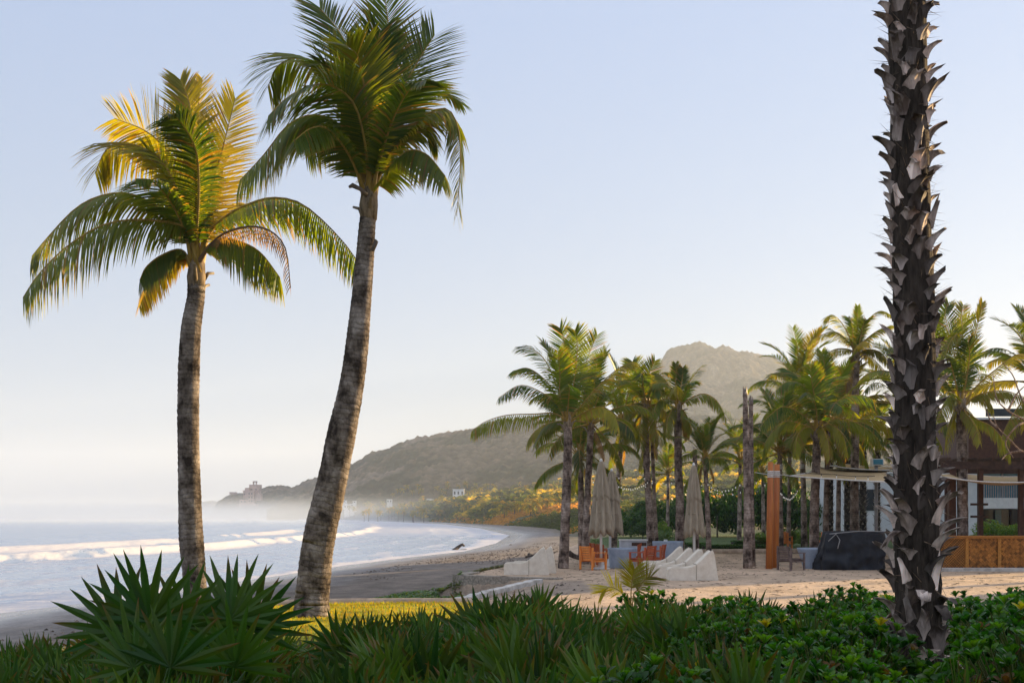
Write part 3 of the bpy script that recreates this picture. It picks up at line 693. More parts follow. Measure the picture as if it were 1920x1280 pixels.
mid_palm('second trunk leaning tight against the thick mid palm, small crown',(1232,1030),[(1228,960)],(1222,810),58,.13,.7,39,17,yellow=.5,low=6)
mid_palm('dark palm crown just left of the two bare trunks, before the hedge',(1386,1012),[],(1388,868),80,.18,.95,40,19,yellow=.1,low=5,dead=0)
mid_palm('dark drooping palm behind the bare trunks against the mountain foot',(1432,1012),[],(1430,890),84,.17,.9,41,19,yellow=.1,low=6,dead=0)
# crownless trunks
def bare(label,P,d,rads,seed,z=0):
    rng=random.Random(seed); pts=[px(x,y,d) for x,y in P]; pts[0].z=z
    root=thing('palm_stump',label,'bare trunk',pts[0],0,None); make_trunk(root,pts,rads,40,12,rng=rng,tint=(1.5,1.4,1.38))
    mb=MB(); t=pts[-1]
    for k in range(9):
        a=k*.7; q=t+V3(math.cos(a),math.sin(a),0)*rads[-1]*.7; mb.tube([q-V3(0,0,.2),q+V3(rng.uniform(-.03,.03),0,rng.uniform(.06,.28))],[.05,.015],5,(.25,.2,.17))
    mb.build('splintered_top',M['stem'],root)
bare('taller bare crownless trunk standing in the sand, broken top',[(1402,1058),(1402,960),(1400,860),(1398,780),(1397,735)],48.6,[.21,.17,.155,.12,.085],51)
bare('shorter bare crownless trunk close behind the taller one',[(1411,1050),(1409,960),(1408,860),(1408,790),(1408,752)],50.5,[.15,.12,.115,.10,.09],52)
bare('short dark stump top poking up behind the single parasol',[(1305,1036),(1304,950),(1303,890),(1303,848)],53,[.15,.14,.12,.11],53,.4)
# group on the right
hf('tallest coconut palm in the right grove, crown against the sky',60,.42,
 [(1603,1030),(1602,950),(1603,850),(1604,760),(1604,700),(1605,672)],[.27,.23,.21,.20,.20,.19],[
 ([(1605,665),(1594,635),(1578,605),(1560,590),(1545,600)],-.4,0,dict(yellow=.4,g=.6,L=.8)),
 ([(1605,665),(1590,640),(1565,622),(1530,632),(1515,645)],.3,0,dict(yellow=.35,g=.7,L=.8)),
 ([(1605,665),(1596,640),(1575,628),(1556,615)],-1.2,0,dict(yellow=.2,g=.5,L=.8)),
 ([(1606,665),(1607,635),(1608,600),(1608,574)],.2,0,dict(yellow=.2,g=.1,side=FX,L=.5)),
 ([(1607,665),(1615,635),(1628,600),(1650,583),(1670,590)],.5,.1,dict(yellow=.4,g=.5,L=.7)),
 ([(1607,665),(1620,640),(1645,620),(1670,610)],-.6,.1,dict(yellow=.3,g=.6,L=.8)),
 ([(1607,668),(1625,655),(1650,660),(1672,685)],-.6,0,dict(yellow=.4,g=.9,L=.8)),
 ([(1607,668),(1622,662),(1645,680),(1668,705)],.6,0,dict(yellow=.8,g=.9,L=.7)),
 ([(1605,668),(1592,655),(1565,655),(1540,672),(1525,690)],-.6,0,dict(yellow=.4,g=.9,L=.8)),
 ([(1605,668),(1608,650),(1618,640),(1630,642)],-1.8,0,dict(yellow=.9,g=.8,L=.7)),
 ([(1604,670),(1592,672),(1588,700),(1590,735)],-.5,0,dict(yellow=0,dry=.8,g=1,L=.7)),
 ([(1606,665),(1600,630),(1597,605),(1590,595)],1,.1,dict(yellow=.1,g=.3,L=.7)),
 ([(1606,665),(1614,630),(1620,605),(1630,600)],-1,.1,dict(yellow=.1,g=.3,L=.7)),
 ],24,(1605,668),.18,'coconut palms in the right grove',Lf=.8,pairs=46,wd=.06,stub=3,tseg=12,core_h=.8)
GR='coconut palms in the right grove'
hf('broad dark green coconut palm in front of the grove, above the orange poles',53,.3,
 [(1527,1034),(1527,960),(1530,880),(1532,830),(1532,815)],[.25,.22,.2,.19,.185],[
 ([(1533,808),(1524,760),(1505,722),(1478,715),(1455,730)],-1,0,dict(yellow=.0,g=.7,L=1)),
 ([(1533,808),(1528,750),(1522,715),(1520,690)],-1.2,0,dict(yellow=.0,g=.2,side=FX,L=.9)),
 ([(1534,808),(1535,750),(1540,710),(1545,688)],-.4,0,dict(yellow=.0,g=.2,side=FX,L=1)),
 ([(1534,808),(1545,755),(1562,715),(1575,705)],.6,.1,dict(yellow=.0,g=.4,L=.9)),
 ([(1535,808),(1556,765),(1590,742),(1630,745),(1655,775)],-1,0,dict(yellow=.0,g=.7,L=1)),
 ([(1532,808),(1508,780),(1470,762),(1442,780),(1425,800)],-1,0,dict(yellow=.05,g=.9,L=1)),
 ([(1532,808),(1505,795),(1470,790),(1440,820),(1430,850)],.8,0,dict(yellow=.2,g=.9,L=1)),
 ([(1533,810),(1515,800),(1496,815),(1490,850)],-1.2,0,dict(yellow=.7,g=.9,L=.8)),
 ([(1535,810),(1556,795),(1580,815),(1590,850)],-1,0,dict(yellow=.6,g=.9,L=.9)),
 ([(1534,810),(1540,800),(1552,825),(1556,860)],-1.6,0,dict(yellow=.9,g=.8,L=.7)),
 ([(1533,808),(1515,740),(1495,705),(1470,690)],.8,0,dict(yellow=.0,g=.5,L=1)),
 ([(1535,808),(1565,785),(1600,790),(1635,810),(1650,830)],.5,0,dict(yellow=.2,g=.9,L=.9)),
 ([(1533,808),(1530,765),(1522,740),(1510,735)],-2.2,0,dict(yellow=.0,g=.6,L=1)),
 ([(1534,808),(1548,770),(1565,755),(1580,765)],-2.1,0,dict(yellow=.0,g=.6,L=1)),
 ],25,(1533,812),.18,GR,Lf=.9,pairs=52,wd=.065,stub=3,tseg=12,core_h=.9)
mid_palm('palm behind the orange poles, crown low on the left of the grove',(1464,1034),[(1463,950)],(1462,850),58,.17,.95,61,22,GR,.35,6,band=(1464,878))
mid_palm('palm with raised plume fronds behind the grove top',(1508,1030),[(1506,900)],(1500,740),66,.2,1.0,62,21,GR,.3,5,band=(1503,877))
mid_palm('palm with narrow bluish fronds rising in the middle of the grove',(1548,1034),[(1549,950)],(1553,800),57,.18,1.0,63,22,GR,.6,6,dead=2)
mid_palm('palm with a thin pale trunk behind the shade sail',(1478,1030),[],(1482,800),64,.13,.9,64,20,GR,.2,6,band=False)
mid_palm('palm with gold lower fronds behind the sail mast',(1571,1032),[],(1574,800),62,.155,1.0,65,21,GR,.8,6,band=(1570,885))
mid_palm('low yellowing palm behind the shaggy trunk, near the bar',(1690,1030),[],(1690,760),62,.17,1.1,67,22,GR,.6,6)
hf('sunlit coconut palm right of the shaggy trunk in front of the hotel',50,.0,
 [(1805,1062),(1805,980),(1804,880),(1803,800),(1803,770)],[.25,.235,.225,.215,.20],[
 ([(1803,760),(1795,700),(1785,640),(1772,590),(1778,568)],.8,0,dict(yellow=.1,g=.15,side=FX,L=.9)),
 ([(1804,760),(1808,700),(1806,640),(1803,590),(1806,572)],1.2,0,dict(yellow=.2,g=.1,side=FX,L=.7)),
 ([(1805,760),(1815,700),(1825,640),(1838,590),(1842,568)],.4,.1,dict(yellow=.5,g=.15,side=V3(1,.6,0),L=.7)),
 ([(1804,760),(1809,700),(1808,660),(1800,625),(1782,640),(1772,670)],-1.2,.1,dict(yellow=.6,g=.5,L=.85,side=V3(1,-.5,.2))),
 ([(1804,760),(1812,710),(1818,665),(1815,640)],-1,.1,dict(yellow=.0,g=.25,side=FX,L=1)),
 ([(1805,760),(1830,725),(1870,690),(1905,665),(1935,665)],-.7,.1,dict(yellow=.8,g=.6,L=.9)),
 ([(1805,762),(1835,740),(1880,732),(1925,745)],-1,0,dict(yellow=.4,g=.9,L=.85)),
 ([(1804,764),(1830,785),(1860,800),(1885,830),(1895,855)],-1,0,dict(yellow=.35,g=.8,L=.9)),
 ([(1802,762),(1785,745),(1768,760),(1755,800)],-1,0,dict(yellow=.5,g=.9,L=.9)),
 ([(1802,762),(1780,725),(1762,700),(1745,700)],.5,0,dict(yellow=.1,g=.6,L=.9)),
 ([(1803,764),(1788,775),(1778,800),(1772,840)],.5,0,dict(yellow=.6,g=.8,L=.9)),
 ([(1803,760),(1790,710),(1782,680),(1770,665)],-1.6,0,dict(yellow=.0,g=.4,L=.9)),
 ([(1805,765),(1812,775),(1830,800),(1838,830)],-1.4,0,dict(yellow=.7,g=.8,L=.7)),
 ([(1804,762),(1790,740),(1775,735),(1765,750)],-2.2,0,dict(yellow=.1,g=.7,L=.9)),
 ([(1805,760),(1818,725),(1835,700),(1850,705)],1.6,0,dict(yellow=.3,g=.5,L=.9)),
 ],26,(1803,764),.19,'coconut palms beside the lattice bar',Lf=.9,pairs=52,wd=.06,stub=4,tseg=14,core_h=.9)
mid_palm('coconut palm at the right edge with gold fronds over the hotel roof',(1948,1062),[],(1945,720),54,.2,1.15,68,23,'coconut palms beside the lattice bar',.7,6)
mid_palm('dark palm directly behind the shaggy trunk, fronds spreading above the hotel terrace',(1745,1040),[],(1738,735),58,.2,1.1,69,23,'coconut palms beside the lattice bar',.3,6)

# small booted trunks behind the sail
def booted(label,x,ytop,d,r,seed):
    rng=random.Random(seed); B=px(x,1030,d); B.z=hz(B.x,B.y); top=px(x,ytop,d).z
    root=thing('palm_tree',label,'palm tree',B,0,'rough barked palms behind the shade sail')
    make_trunk(root,[B,V3(B.x,B.y,(B.z+top)/2),V3(B.x,B.y,top)],[r*.85,r*.8,r*.7],20,10,rng=rng,tint=(.4,.4,.4))
    mb=MB(); n=int((top-B.z)/.045)
    for i in range(n):
        z=B.z+i*.045; a=i*2.39996; dr=V3(math.cos(a),math.sin(a),0); s=V3(-dr.y,dr.x,0); p=V3(B.x,B.y,z)+dr*r*.7; k=rng.uniform(.8,1.2)
        c=rng.uniform(.5,1.1)
        mb.add([p-s*.07,p+s*.07,p+dr*.10*k+s*.045+V3(0,0,.12),p+dr*.10*k-s*.045+V3(0,0,.12),p+dr*.17*k+V3(0,0,.2)],[(0,1,2,3),(3,2,4)],(c,c,c))
    o=mb.build('leaf_bases',M['boot'],root); o['kind']='stuff'
    T=V3(B.x,B.y,top)
    for i in range(12):
        q=i/11; lv=min(int(q*7),7); o=link('frond',LIB[lv][rng.choice((0,0,1))],root); a=i*2.4; o.location=T-B; o.rotation_euler=(0,0,a); o.scale=(.8,)*3
for i,(x,yt,r,lb) in enumerate([(1556,800,.24,'rough leaf-base trunk behind the sail, left of the white wall'),(1589,810,.24,'rough leaf-base trunk beside the tallest palm trunk'),(1618,820,.26,'rough leaf-base trunk in front of the white hotel wall'),(1645,825,.22,'rough leaf-base trunk next to the flood lamp')]):
    booted(lb,x,yt,66+i,r,80+i)
# ------------------------------------------------------------ foreground: the shaggy trunk
M['broad_stem']=simple('twig',(.10,.08,.05),(.2,.16,.1),10,.8,.3,.01)
def boot(mb,p,dr,s,rng,w=.075,L=.26,out=.5,tone=1,ragged=True,up=1.0,hang=False):
    """one old leaf base: a curved, folded wedge rising off the trunk"""
    n=7; roll=rng.uniform(-.55,.55); s=(s*math.cos(roll)+dr*math.sin(roll)); wk=rng.uniform(.7,1.15); prof=[];q=Vector(p); d=(dr*.25+V3(0,0,up)).normalized()
    tgt=(dr*out+V3(0,0,.25 if not hang else -.7)).normalized(); lean=s*rng.uniform(-.75,.75)
    vs=[];cs=[]
    gray=rng.random()
    for i in range(n+1):
        t=i/n; dd=(d*(1-t)+tgt*t+lean*t*.6).normalized(); 
        if i: q=q+dd*(L/n)
        ww=w*((.95,1.08,1.0,.86,.72,.62,.60,.62)[i])*(1-(1-wk)*t); cup=ww*.45*(1-.5*t)
        N=(dr*1.0-dd*dd.dot(dr)).normalized() if abs(dd.dot(dr))<.97 else V3(0,0,-1)
        th=.012+.02*(1-t)
        c0=(.68+.40*gray)*tone; 
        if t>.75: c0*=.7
        cc=(c0*1.04,c0*(1-.08*gray),c0*(1-.14*gray))
        jag=(rng.uniform(-.025,.045) if (ragged and i==n) else 0); jag2=(rng.uniform(-.04,.03) if (ragged and i==n) else 0)
        vs+=[q-s*ww-N*cup+dd*jag, q-s*ww*.5+dd*jag2, q+N*th, q+s*ww*.5-dd*jag, q+s*ww-N*cup+dd*jag2, q-N*(cup*.4+.012)]
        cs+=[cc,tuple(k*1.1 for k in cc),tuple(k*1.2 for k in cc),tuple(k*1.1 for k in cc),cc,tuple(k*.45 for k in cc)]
    fs=[]
    for i in range(n):
        a=i*6;b=a+6
        for k in range(4): fs.append((a+k,a+k+1,b+k+1,b+k))
        fs+=[(a+4,a+5,b+5,b+4),(a+5,a,b,b+5)]
    e=n*6; fs.append((e,e+1,e+2,e+3,e+4,e+5))
    mb.add(vs,fs,cs)
rng=random.Random(77)
D=7.3; BS=.81; tr=[(1722,1520),(1722,1280),(1722,1150),(1718,1000),(1715,850),(1716,700),(1713,550),(1708,400),(1705,250),(1702,100),(1700,-60),(1698,-260)]
P=[px(x,y,D) for x,y in tr]; P[0].z=-.05
SH=thing('palm_tree','thick shaggy palm trunk covered in grey leaf bases, close in the foreground at right','palm tree',P[0])
pts,rs=trunk_path(P,[q*BS for q in (.24,.22,.205,.195,.185,.18,.175,.17,.165,.16,.16,.16)],60,.04,rng)
mb=MB(); mb.tube(pts,[r*.88 for r in rs],18,(1,1,1)); mb.build('trunk',M['fibre'],SH)
ztop=P[-1].z; boots=[]; z=.15; i=0
def trunk_at(z):
    for a,b,ra,rb in zip(pts[:-1],pts[1:],rs[:-1],rs[1:]):
        if a.z<=z<=b.z: k=(z-a.z)/max(1e-6,b.z-a.z); return a.lerp(b,k),ra*(1-k)+rb*k
    return pts[-1],rs[-1]
while z<ztop-.1:
    c,r=trunk_at(z); a=i*2.39996+rng.uniform(-.45,.45); dr=V3(math.cos(a),math.sin(a),0)
    boots.append((z,a,c,r,dr)); i+=1; z+=.0195
front=[b for b in boots if b[4].y<.35 and b[0]>.9]; rest=[b for b in boots if not(b[4].y<.35 and b[0]>.9)]
rng.shuffle(front); one=front[:97]; rest+=front[97:]
rb=MB()
def mk(mb,b):
    z,a,c,r,dr=b; s=V3(-dr.y,dr.x,0); low=z<2.40
    hang=low and rng.random()<.14
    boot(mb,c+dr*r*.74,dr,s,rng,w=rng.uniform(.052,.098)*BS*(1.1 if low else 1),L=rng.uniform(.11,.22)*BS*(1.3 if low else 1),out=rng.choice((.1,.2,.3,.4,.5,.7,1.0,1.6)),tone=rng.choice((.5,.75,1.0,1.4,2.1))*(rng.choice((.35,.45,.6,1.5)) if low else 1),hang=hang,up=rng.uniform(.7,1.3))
for b in one:
    m_=MB(); mk(m_,b); m_.build('leaf_base',M['boot'],SH)
for b in rest: mk(rb,b)
o=rb.build('leaf_bases',M['boot'],SH); o['kind']='stuff'
# hanging shreds round the lower trunk
for k in range(0):
    z=rng.uniform(1.15,2.45); c,r=trunk_at(z); a=rng.uniform(math.pi*.9,math.pi*2.1); dr=V3(math.cos(a),math.sin(a),0); s=V3(-dr.y,dr.x,0); m_=MB()
    L=rng.uniform(.12,.26); p=c+dr*r*.95; q=[p,p+dr*.07+V3(0,0,.05),p+dr*.12+V3(0,0,.02),p+dr*.14+V3(0,0,-L*.5)+s*rng.uniform(-.05,.05),p+dr*.13+V3(0,0,-L)+s*rng.uniform(-.10,.10)]
    q=spline(q,8); w0=rng.uniform(.04,.075); g_=rng.choice((.25,.35,.45,.7)); vs=[]
    for j,x in enumerate(q): ww=w0*(1-.55*(j/8)); x2=x+V3(0,0,rng.uniform(-.01,.01)); vs+=[x2-s*ww,x2+dr*.012,x2+s*ww,x2-dr*.008]
    fs=[]
    for j in range(8): a0=j*4; fs+=[(a0,a0+1,a0+5,a0+4),(a0+1,a0+2,a0+6,a0+5),(a0+2,a0+3,a0+7,a0+6),(a0+3,a0,a0+4,a0+7)]
    m_.add(vs,fs,(g_,g_,g_*1.02)); m_.build('hanging_shred',M['boot'],SH)
fb=MB()
for k in range(900):
    z=rng.uniform(.9,ztop); c,r=trunk_at(z); a=rng.uniform(0,6.28); dr=V3(math.cos(a),math.sin(a),0); p=c+dr*r*.85
    d=(dr*rng.uniform(.3,1.4)+V3(rng.uniform(-.5,.5),rng.uniform(-.5,.5),rng.uniform(-.8,1))).normalized(); l=rng.uniform(.05,.17); q=p+d*l
    fb.add([p,p+V3(.004,0,.004),q],[(0,1,2)],(.5,.4,.3))
o=fb.build('loose_fibres',M['boot'],SH); o['kind']='stuff'

# crown of the shaggy palm, above the frame, is not built
# ------------------------------------------------------------ foreground thicket
def fan_leaf(mb,base,dirv,plen,Rr,nb,rng,col,droop=.25,span=105,facing=None,wk=.056):
    T=dirv.normalized(); hub=base+T*plen+V3(0,0,-.03)
    mb.tube([base,base.lerp(hub,.5)+V3(0,0,.02),hub],[.010,.007,.006],4,(col[0]*1.6,col[1]*1.3,col[2]),False)
    f=facing if facing is not None else V3(rng.uniform(-.4,.4),-1,rng.uniform(-.2,.8))
    S=T.cross(f); S=S.normalized() if S.length>.1 else T.orthogonal().normalized(); N=T.cross(S).normalized()
    old=rng.random()<.05
    for i in range(nb):
        a=R(-span+2*span*i/(nb-1)+rng.uniform(-3,3)); L=Rr*(.70+.30*math.cos(a*.6))*rng.uniform(.9,1.08)
        d=(T*math.cos(a)+S*math.sin(a)+N*.18*abs(math.sin(a*1.3))).normalized(); wv=d.cross(N).normalized(); w=Rr*wk
        q=hub.copy(); vs=[];cs=[]
        cb=lerp3(col,(.22,.20,.02),rng.random()*.15); 
        if old: cb=lerp3(cb,(.22,.13,.04),.6)
        tipb=rng.random()<.3
        for j,(t,ww) in enumerate(((0,.25),(.35,.95),(.6,.9),(.85,.42),(1,0))):
            if j: q=q+(d+V3(0,0,-droop*t*t)).normalized()*L*(t-pt)
            pt=t; cc=cb if t<.8 else (lerp3(cb,(.16,.06,.02),.35 if t<1 else .95) if tipb else cb)
            if ww>0:
                fold=N*w*ww*.35*(1 if i%2 else -1)
                vs+=[q-wv*w*ww,q+fold,q+wv*w*ww]; cs+=[cc,tuple(k*.85 for k in cc),cc]
            else: vs.append(q.copy()); cs.append(cc)
        fs=[]
        for j in range(3): a0=j*3; fs+=[(a0,a0+1,a0+4,a0+3),(a0+1,a0+2,a0+5,a0+4)]
        fs+=[(9,10,12),(10,11,12)]
        mb.add(vs,fs,cs)
FG=[(.021,.088,.010),(.034,.115,.012),(.015,.062,.010),(.060,.14,.014)]
def fan_plant(seed,n=20,Rr=.40):
    rng=random.Random(seed); mb=MB()
    for i in range(n):
        a=i*2.4+rng.uniform(-.3,.3); q=i/(n-1); el=R(82-75*q+rng.uniform(-8,8)); d=V3(math.cos(a)*math.cos(el),math.sin(a)*math.cos(el),math.sin(el))
        f=V3(-d.x,-d.y,.0)+V3(0,0,1.1)
        if el>R(55): f=V3(rng.uniform(-.6,.6),-1,.3)
        fan_leaf(mb,V3(d.x*.03,d.y*.03,0),d,rng.uniform(.22,.40),Rr*rng.uniform(.8,1.15),rng.choice((15,17,19)),rng,rng.choice(FG),rng.uniform(.1,.6),facing=f)
    return mb
def dome(seed,nros=95,rad=.42,k_=1.3):
    rng=random.Random(seed); mb=MB()
    nros=int(nros*k_*1.25)
    for i in range(nros):
        a=rng.uniform(0,6.28); u=rng.uniform(-.25,1); s_=math.sqrt(1-u*u) if abs(u)<1 else 0
        rr=rad*(1 if i<nros*.7 else rng.uniform(.5,.9))*rng.uniform(.85,1.12)
        n=V3(s_*math.cos(a),s_*math.sin(a),u); c=V3(n.x*rr,n.y*rr,n.z*rr*.8)
        ax=(n*.7+V3(0,0,.8)).normalized(); e1=ax.orthogonal().normalized(); e2=ax.cross(e1)
        mb.tube([c*.35+V3(0,0,-.1),c],[.006,.004],3,(.12,.14,.04),False)
        col0=rng.choice(((.022,.090,.010),(.036,.118,.012),(.014,.062,.010),(.070,.165,.014))); k0=rng.uniform(.75,1.2)
        k9=rng.random()
        if k9<.025: col0=(.35,.28,.02)
        elif k9<.06: col0=(.12,.07,.025)
        nl=rng.choice((9,10,11,12)); sz=rng.uniform(.8,1.2)
        for j in range(nl):
            b=j*2.4+rng.uniform(-.2,.2); q=j/nl; el=R(84-52*q+rng.uniform(-14,14)); rd=e1*math.cos(b)+e2*math.sin(b)
            d=(rd*math.cos(el)+ax*math.sin(el)).normalized(); L=(.040+.036*q)*sz; w=L*.27; sd=d.cross(ax); sd=sd.normalized() if sd.length>.05 else rd
            up=sd.cross(d).normalized()
            p0=c; p1=c+d*L*.5+up*L*.06; p2=c+d*L*.82+up*L*.04; p3=c+d*L-up*L*.03
            col=tuple(x*k0*rng.uniform(.85,1.15) for x in col0); lc=tuple(x*1.25 for x in col)
            mb.add([p0-sd*w*.15,p0+sd*w*.15,p1-sd*w*.62,p1-up*w*.15,p1+sd*w*.62,p2-sd*w*.95,p2-up*w*.1,p2+sd*w*.95,p3-sd*w*.3,p3+sd*w*.3],
                   [(0,3,2),(0,1,3),(1,4,3),(2,3,6,5),(3,4,7,6),(5,6,9,8),(6,7,9)],[col,col,col,lc,col,col,lc,col,col,col])
    return mb
FANS=[fan_plant(100+i,n).mesh('foliage') for i,n in enumerate((22,20,24,18,21))]
for m_ in FANS: m_.materials.append(M['fan'])
DOMES=[dome(200+i,n).mesh('foliage') for i,n in enumerate((105,90,120,100))]
for m_ in DOMES: m_.materials.append(M['broad'])
sb=MB(); sb.tube([V3(0,0,-1.0),V3(.02,.01,-.5),V3(0,0,.02)],[.05,.04,.03],7,(.5,.5,.5)); STEM=sb.mesh('stem'); STEM.materials.append(M['fibre'])
sb=MB(); rng=random.Random(9)
for k in range(7):
    a=k*.9; sb.tube([V3(0,0,-1.0),V3(math.cos(a)*.08,math.sin(a)*.08,-.5),V3(math.cos(a)*.2,math.sin(a)*.2,.05)],[.02,.015,.008],5,(.5,.5,.5))
WOOD=sb.mesh('stems'); WOOD.materials.append(M['broad_stem'])
TOPL=[(-200,1200),(0,1195),(60,1190),(130,1175),(200,1150),(300,1130),(420,1130),(490,1150),(540,1180),(615,1192),(650,1152),(700,1124),(800,1125),(880,1120),(950,1095),(1020,1095),(1060,1125),(1110,1120),(1160,1125),(1230,1108),(1280,1100),(1350,1115),(1400,1105),(1450,1125),(1500,1120),(1560,1095),(1640,1105),(1720,1120),(1800,1110),(1860,1120),(1920,1100),(2200,1090)]
def topy(x): return float(np.interp(x,[p[0] for p in TOPL],[p[1] for p in TOPL]))
def zone(x,d):
    near=' low at the front edge' if d<7.2 else (' in the middle rows' if d<9.2 else ' in the back row')
    if x<120: return 'by the bottom left corner'+near
    if x<620: return 'before the two tall coconut trunks'+near
    if x<900: return 'below the sunlit lawn'+near
    if x<1240: return 'in front of the wooden chairs'+near
    if x<1480: return 'in front of the covered loungers'+near
    if x<1660: return 'just left of the shaggy trunk'+near
    if x<1790: return 'around the foot of the shaggy trunk'+near
    return 'right of the shaggy trunk'+near
ORD='first second third fourth fifth sixth seventh eighth ninth tenth eleventh twelfth thirteenth fourteenth fifteenth sixteenth seventeenth eighteenth nineteenth twentieth twenty-first twenty-second twenty-third twenty-fourth twenty-fifth'.split()
ROWN=['in the rearmost row','in the second row from the rear','in the third row from the rear','in the fourth row from the rear','in the fifth row from the rear','in the fifth row from the front','in the fourth row from the front','in the third row from the front','in the second row from the front','in the frontmost row']
def plant(kind,X_,d,ztop_,rng,scale=1,label=None,group=None,rz=None):
    H=.72*scale if kind=='fan' else .36*scale
    h=max(.25,ztop_-H)
    gz=0
    x=960+X_/d*F
    if kind=='fan':
        me=rng.choice(FANS); lab=label or 'spiky green fan palm '+zone(x,d); nm='fan_palm'; cat='fan palm'; gr=group or 'fan palms in the thicket '+zone(x,d)
    else:
        me=rng.choice(DOMES); lab=label or 'glossy green broadleaf shrub '+zone(x,d); nm='broadleaf_shrub'; cat='shrub'; gr=group or 'broadleaf shrubs '+zone(x,d)
    r=thing(nm,lab,cat,(X_,d,gz),rng.uniform(0,6.28) if rz is None else rz,gr)
    o=link('foliage',me,r); o.location=(0,0,h); o.scale=(scale,)*3
    s=link('stem' if kind=='fan' else 'stems',STEM if kind=='fan' else WOOD,r); s.location=(0,0,h); s.scale=(1,1,h)
    return r
rng=random.Random(42)
for row_,(d0,sp,dl) in enumerate(((12.3,.62,0),(11.4,.6,.0),(10.5,.6,.04),(9.6,.58,.08),(8.8,.56,.15),(8.0,.54,.22),(7.2,.52,.30),(6.5,.5,.40),(5.8,.48,.5),(5.2,.46,.6))):
    half=d0*.47+1.4; x=-half; cnt={'fan':0,'dome':0}
    while x<half:
        X_=x+rng.uniform(-.15,.15); d=d0+rng.uniform(-.3,.3); p=960+X_/d*F; x+=sp
        if math.hypot(X_-P[0].x,d-D)<.5 or (d<D and abs(p-1722)<85): continue
        zt=CZ-(topy(p)-HY)/F*d
        if d0>9: zt+=rng.uniform(-.10,.03)
        else: zt-=dl*.45+rng.uniform(-.02,.12)
        fan=p<1330+rng.uniform(-130,260) if p<1800 else rng.random()<.1
        if p>1270 and rng.random()<.22: fan=True
        if 1230<p<1600 and d<7: fan=rng.random()<.6
        k_='fan' if fan else 'dome'; vis=-.45*d<X_<.45*d+.3
        lab_=(('spiky fan palm, ' if fan else 'glossy shrub, ')+ORD[min(cnt[k_],24)]+' such from the left '+ROWN[row_]); cnt[k_]+=1
        plant(k_,X_,d,zt,rng,label=lab_,scale=rng.uniform(.85,1.1) if fan else rng.uniform(.8,1.15))
# the big spiky fan palm at left, its top leaves stand before the sea
def spiky(label,hubs,d,seed):
    rng=random.Random(seed); r=thing('fan_palm',label,'fan palm',(px(hubs[0][0],0,d).x,d,0)); b0=V3(r.location.x,d,.9)
    mb=MB()
    mb.tube([V3(b0.x,d,0),b0],[.06,.05],7,(.5,.5,.5)); mb.build('stem',M['fibre'],r)
    for x,y,dx,dz,Rr,dd in hubs:
        h=px(x,y,d+dd); di=V3(dx,rng.uniform(-.15,.15),dz).normalized(); m2=MB()
        base=h-di*.35; m2.tube([b0+V3(0,0,-.05),(b0+base)/2+V3(0,0,.03),base],[.012,.01,.009],5,(.06,.10,.02))
        fan_leaf(m2,base,di,.35,Rr,13,rng,rng.choice(FG[:3]),.08,88,V3(rng.uniform(-.35,.35),-1,rng.uniform(0,.4))); m2.build('fan_leaf',M['fan'],r)
spiky('tallest spiky fan palm with brown-tipped blades before the slim coconut trunk',[(280,1155,-.05,1,.46,0),(345,1165,.3,1,.38,.3),(225,1175,-.5,.8,.42,.1),(250,1240,-.3,.6,.38,-.4),(320,1240,.1,.6,.38,-.5)],6.3,1)
spiky('second spiky fan palm with brown-tipped blades, right of the slim coconut trunk',[(432,1152,.1,1,.42,0),(470,1170,.45,.9,.40,.2),(392,1200,-.3,1,.34,.3),(440,1240,.1,.5,.38,-.4)],6.6,2)
# young pinnate palm sprouting above the thicket
rg=random.Random(6); r=thing('young_palm','small yellow-green feather palm seedling standing up before the wooden chairs','young palm',(px(1183,0,11).x,11,0))
for pts_,y_ in (([(1183,1130),(1184,1100),(1187,1080),(1190,1066)],.6),([(1180,1130),(1165,1110),(1145,1100),(1128,1110)],.8),([(1186,1130),(1196,1105),(1210,1085),(1222,1080)],.3)):
    pt=spline([V3(r.location.x,11,.6)]+[px(a,b,11) for a,b in pts_],12); make_frond(r,pt,rg,V3(1,-.3,0),L=.24,pairs=34,g=.15,wd=.011,yellow=y_+.2,tipdry=.1,rw=.008,start=.45)
mb=MB(); mb.tube([V3(r.location.x,11,0),V3(r.location.x,11,.62)],[.03,.02],6,(1,1,1)); mb.build('stem',M['bark'],r)

# unseen villa added behind the camera so its wall and roof darken the thicket
r=thing('added_shade_villa','unseen dark villa shape added behind the viewpoint to shade the thicket','building',(0,-8,0))
mb=MB(); mb.box((0,-9,2.6),(26,6,5.2)); mb.build('wall',M['sheath'],r)
mb=MB(); mb.add([(-15,-1.5,4.6),(15,-1.5,4.6),(15,-14,9.5),(-15,-14,9.5),(-15,-1.5,4.35),(15,-1.5,4.35),(15,-14,9.2),(-15,-14,9.2)],[(0,1,2,3),(7,6,5,4),(0,4,5,1),(1,5,6,2),(2,6,7,3),(3,7,4,0)],(1,1,1)); mb.build('shade_roof',M['fibre'],r)
for x_ in(-14,-5,5,14):
    mb=MB(); mb.tube([V3(x_,-2.0,0),V3(x_,-2.0,4.5)],.13,10); mb.build('post',M['sheath'],r)
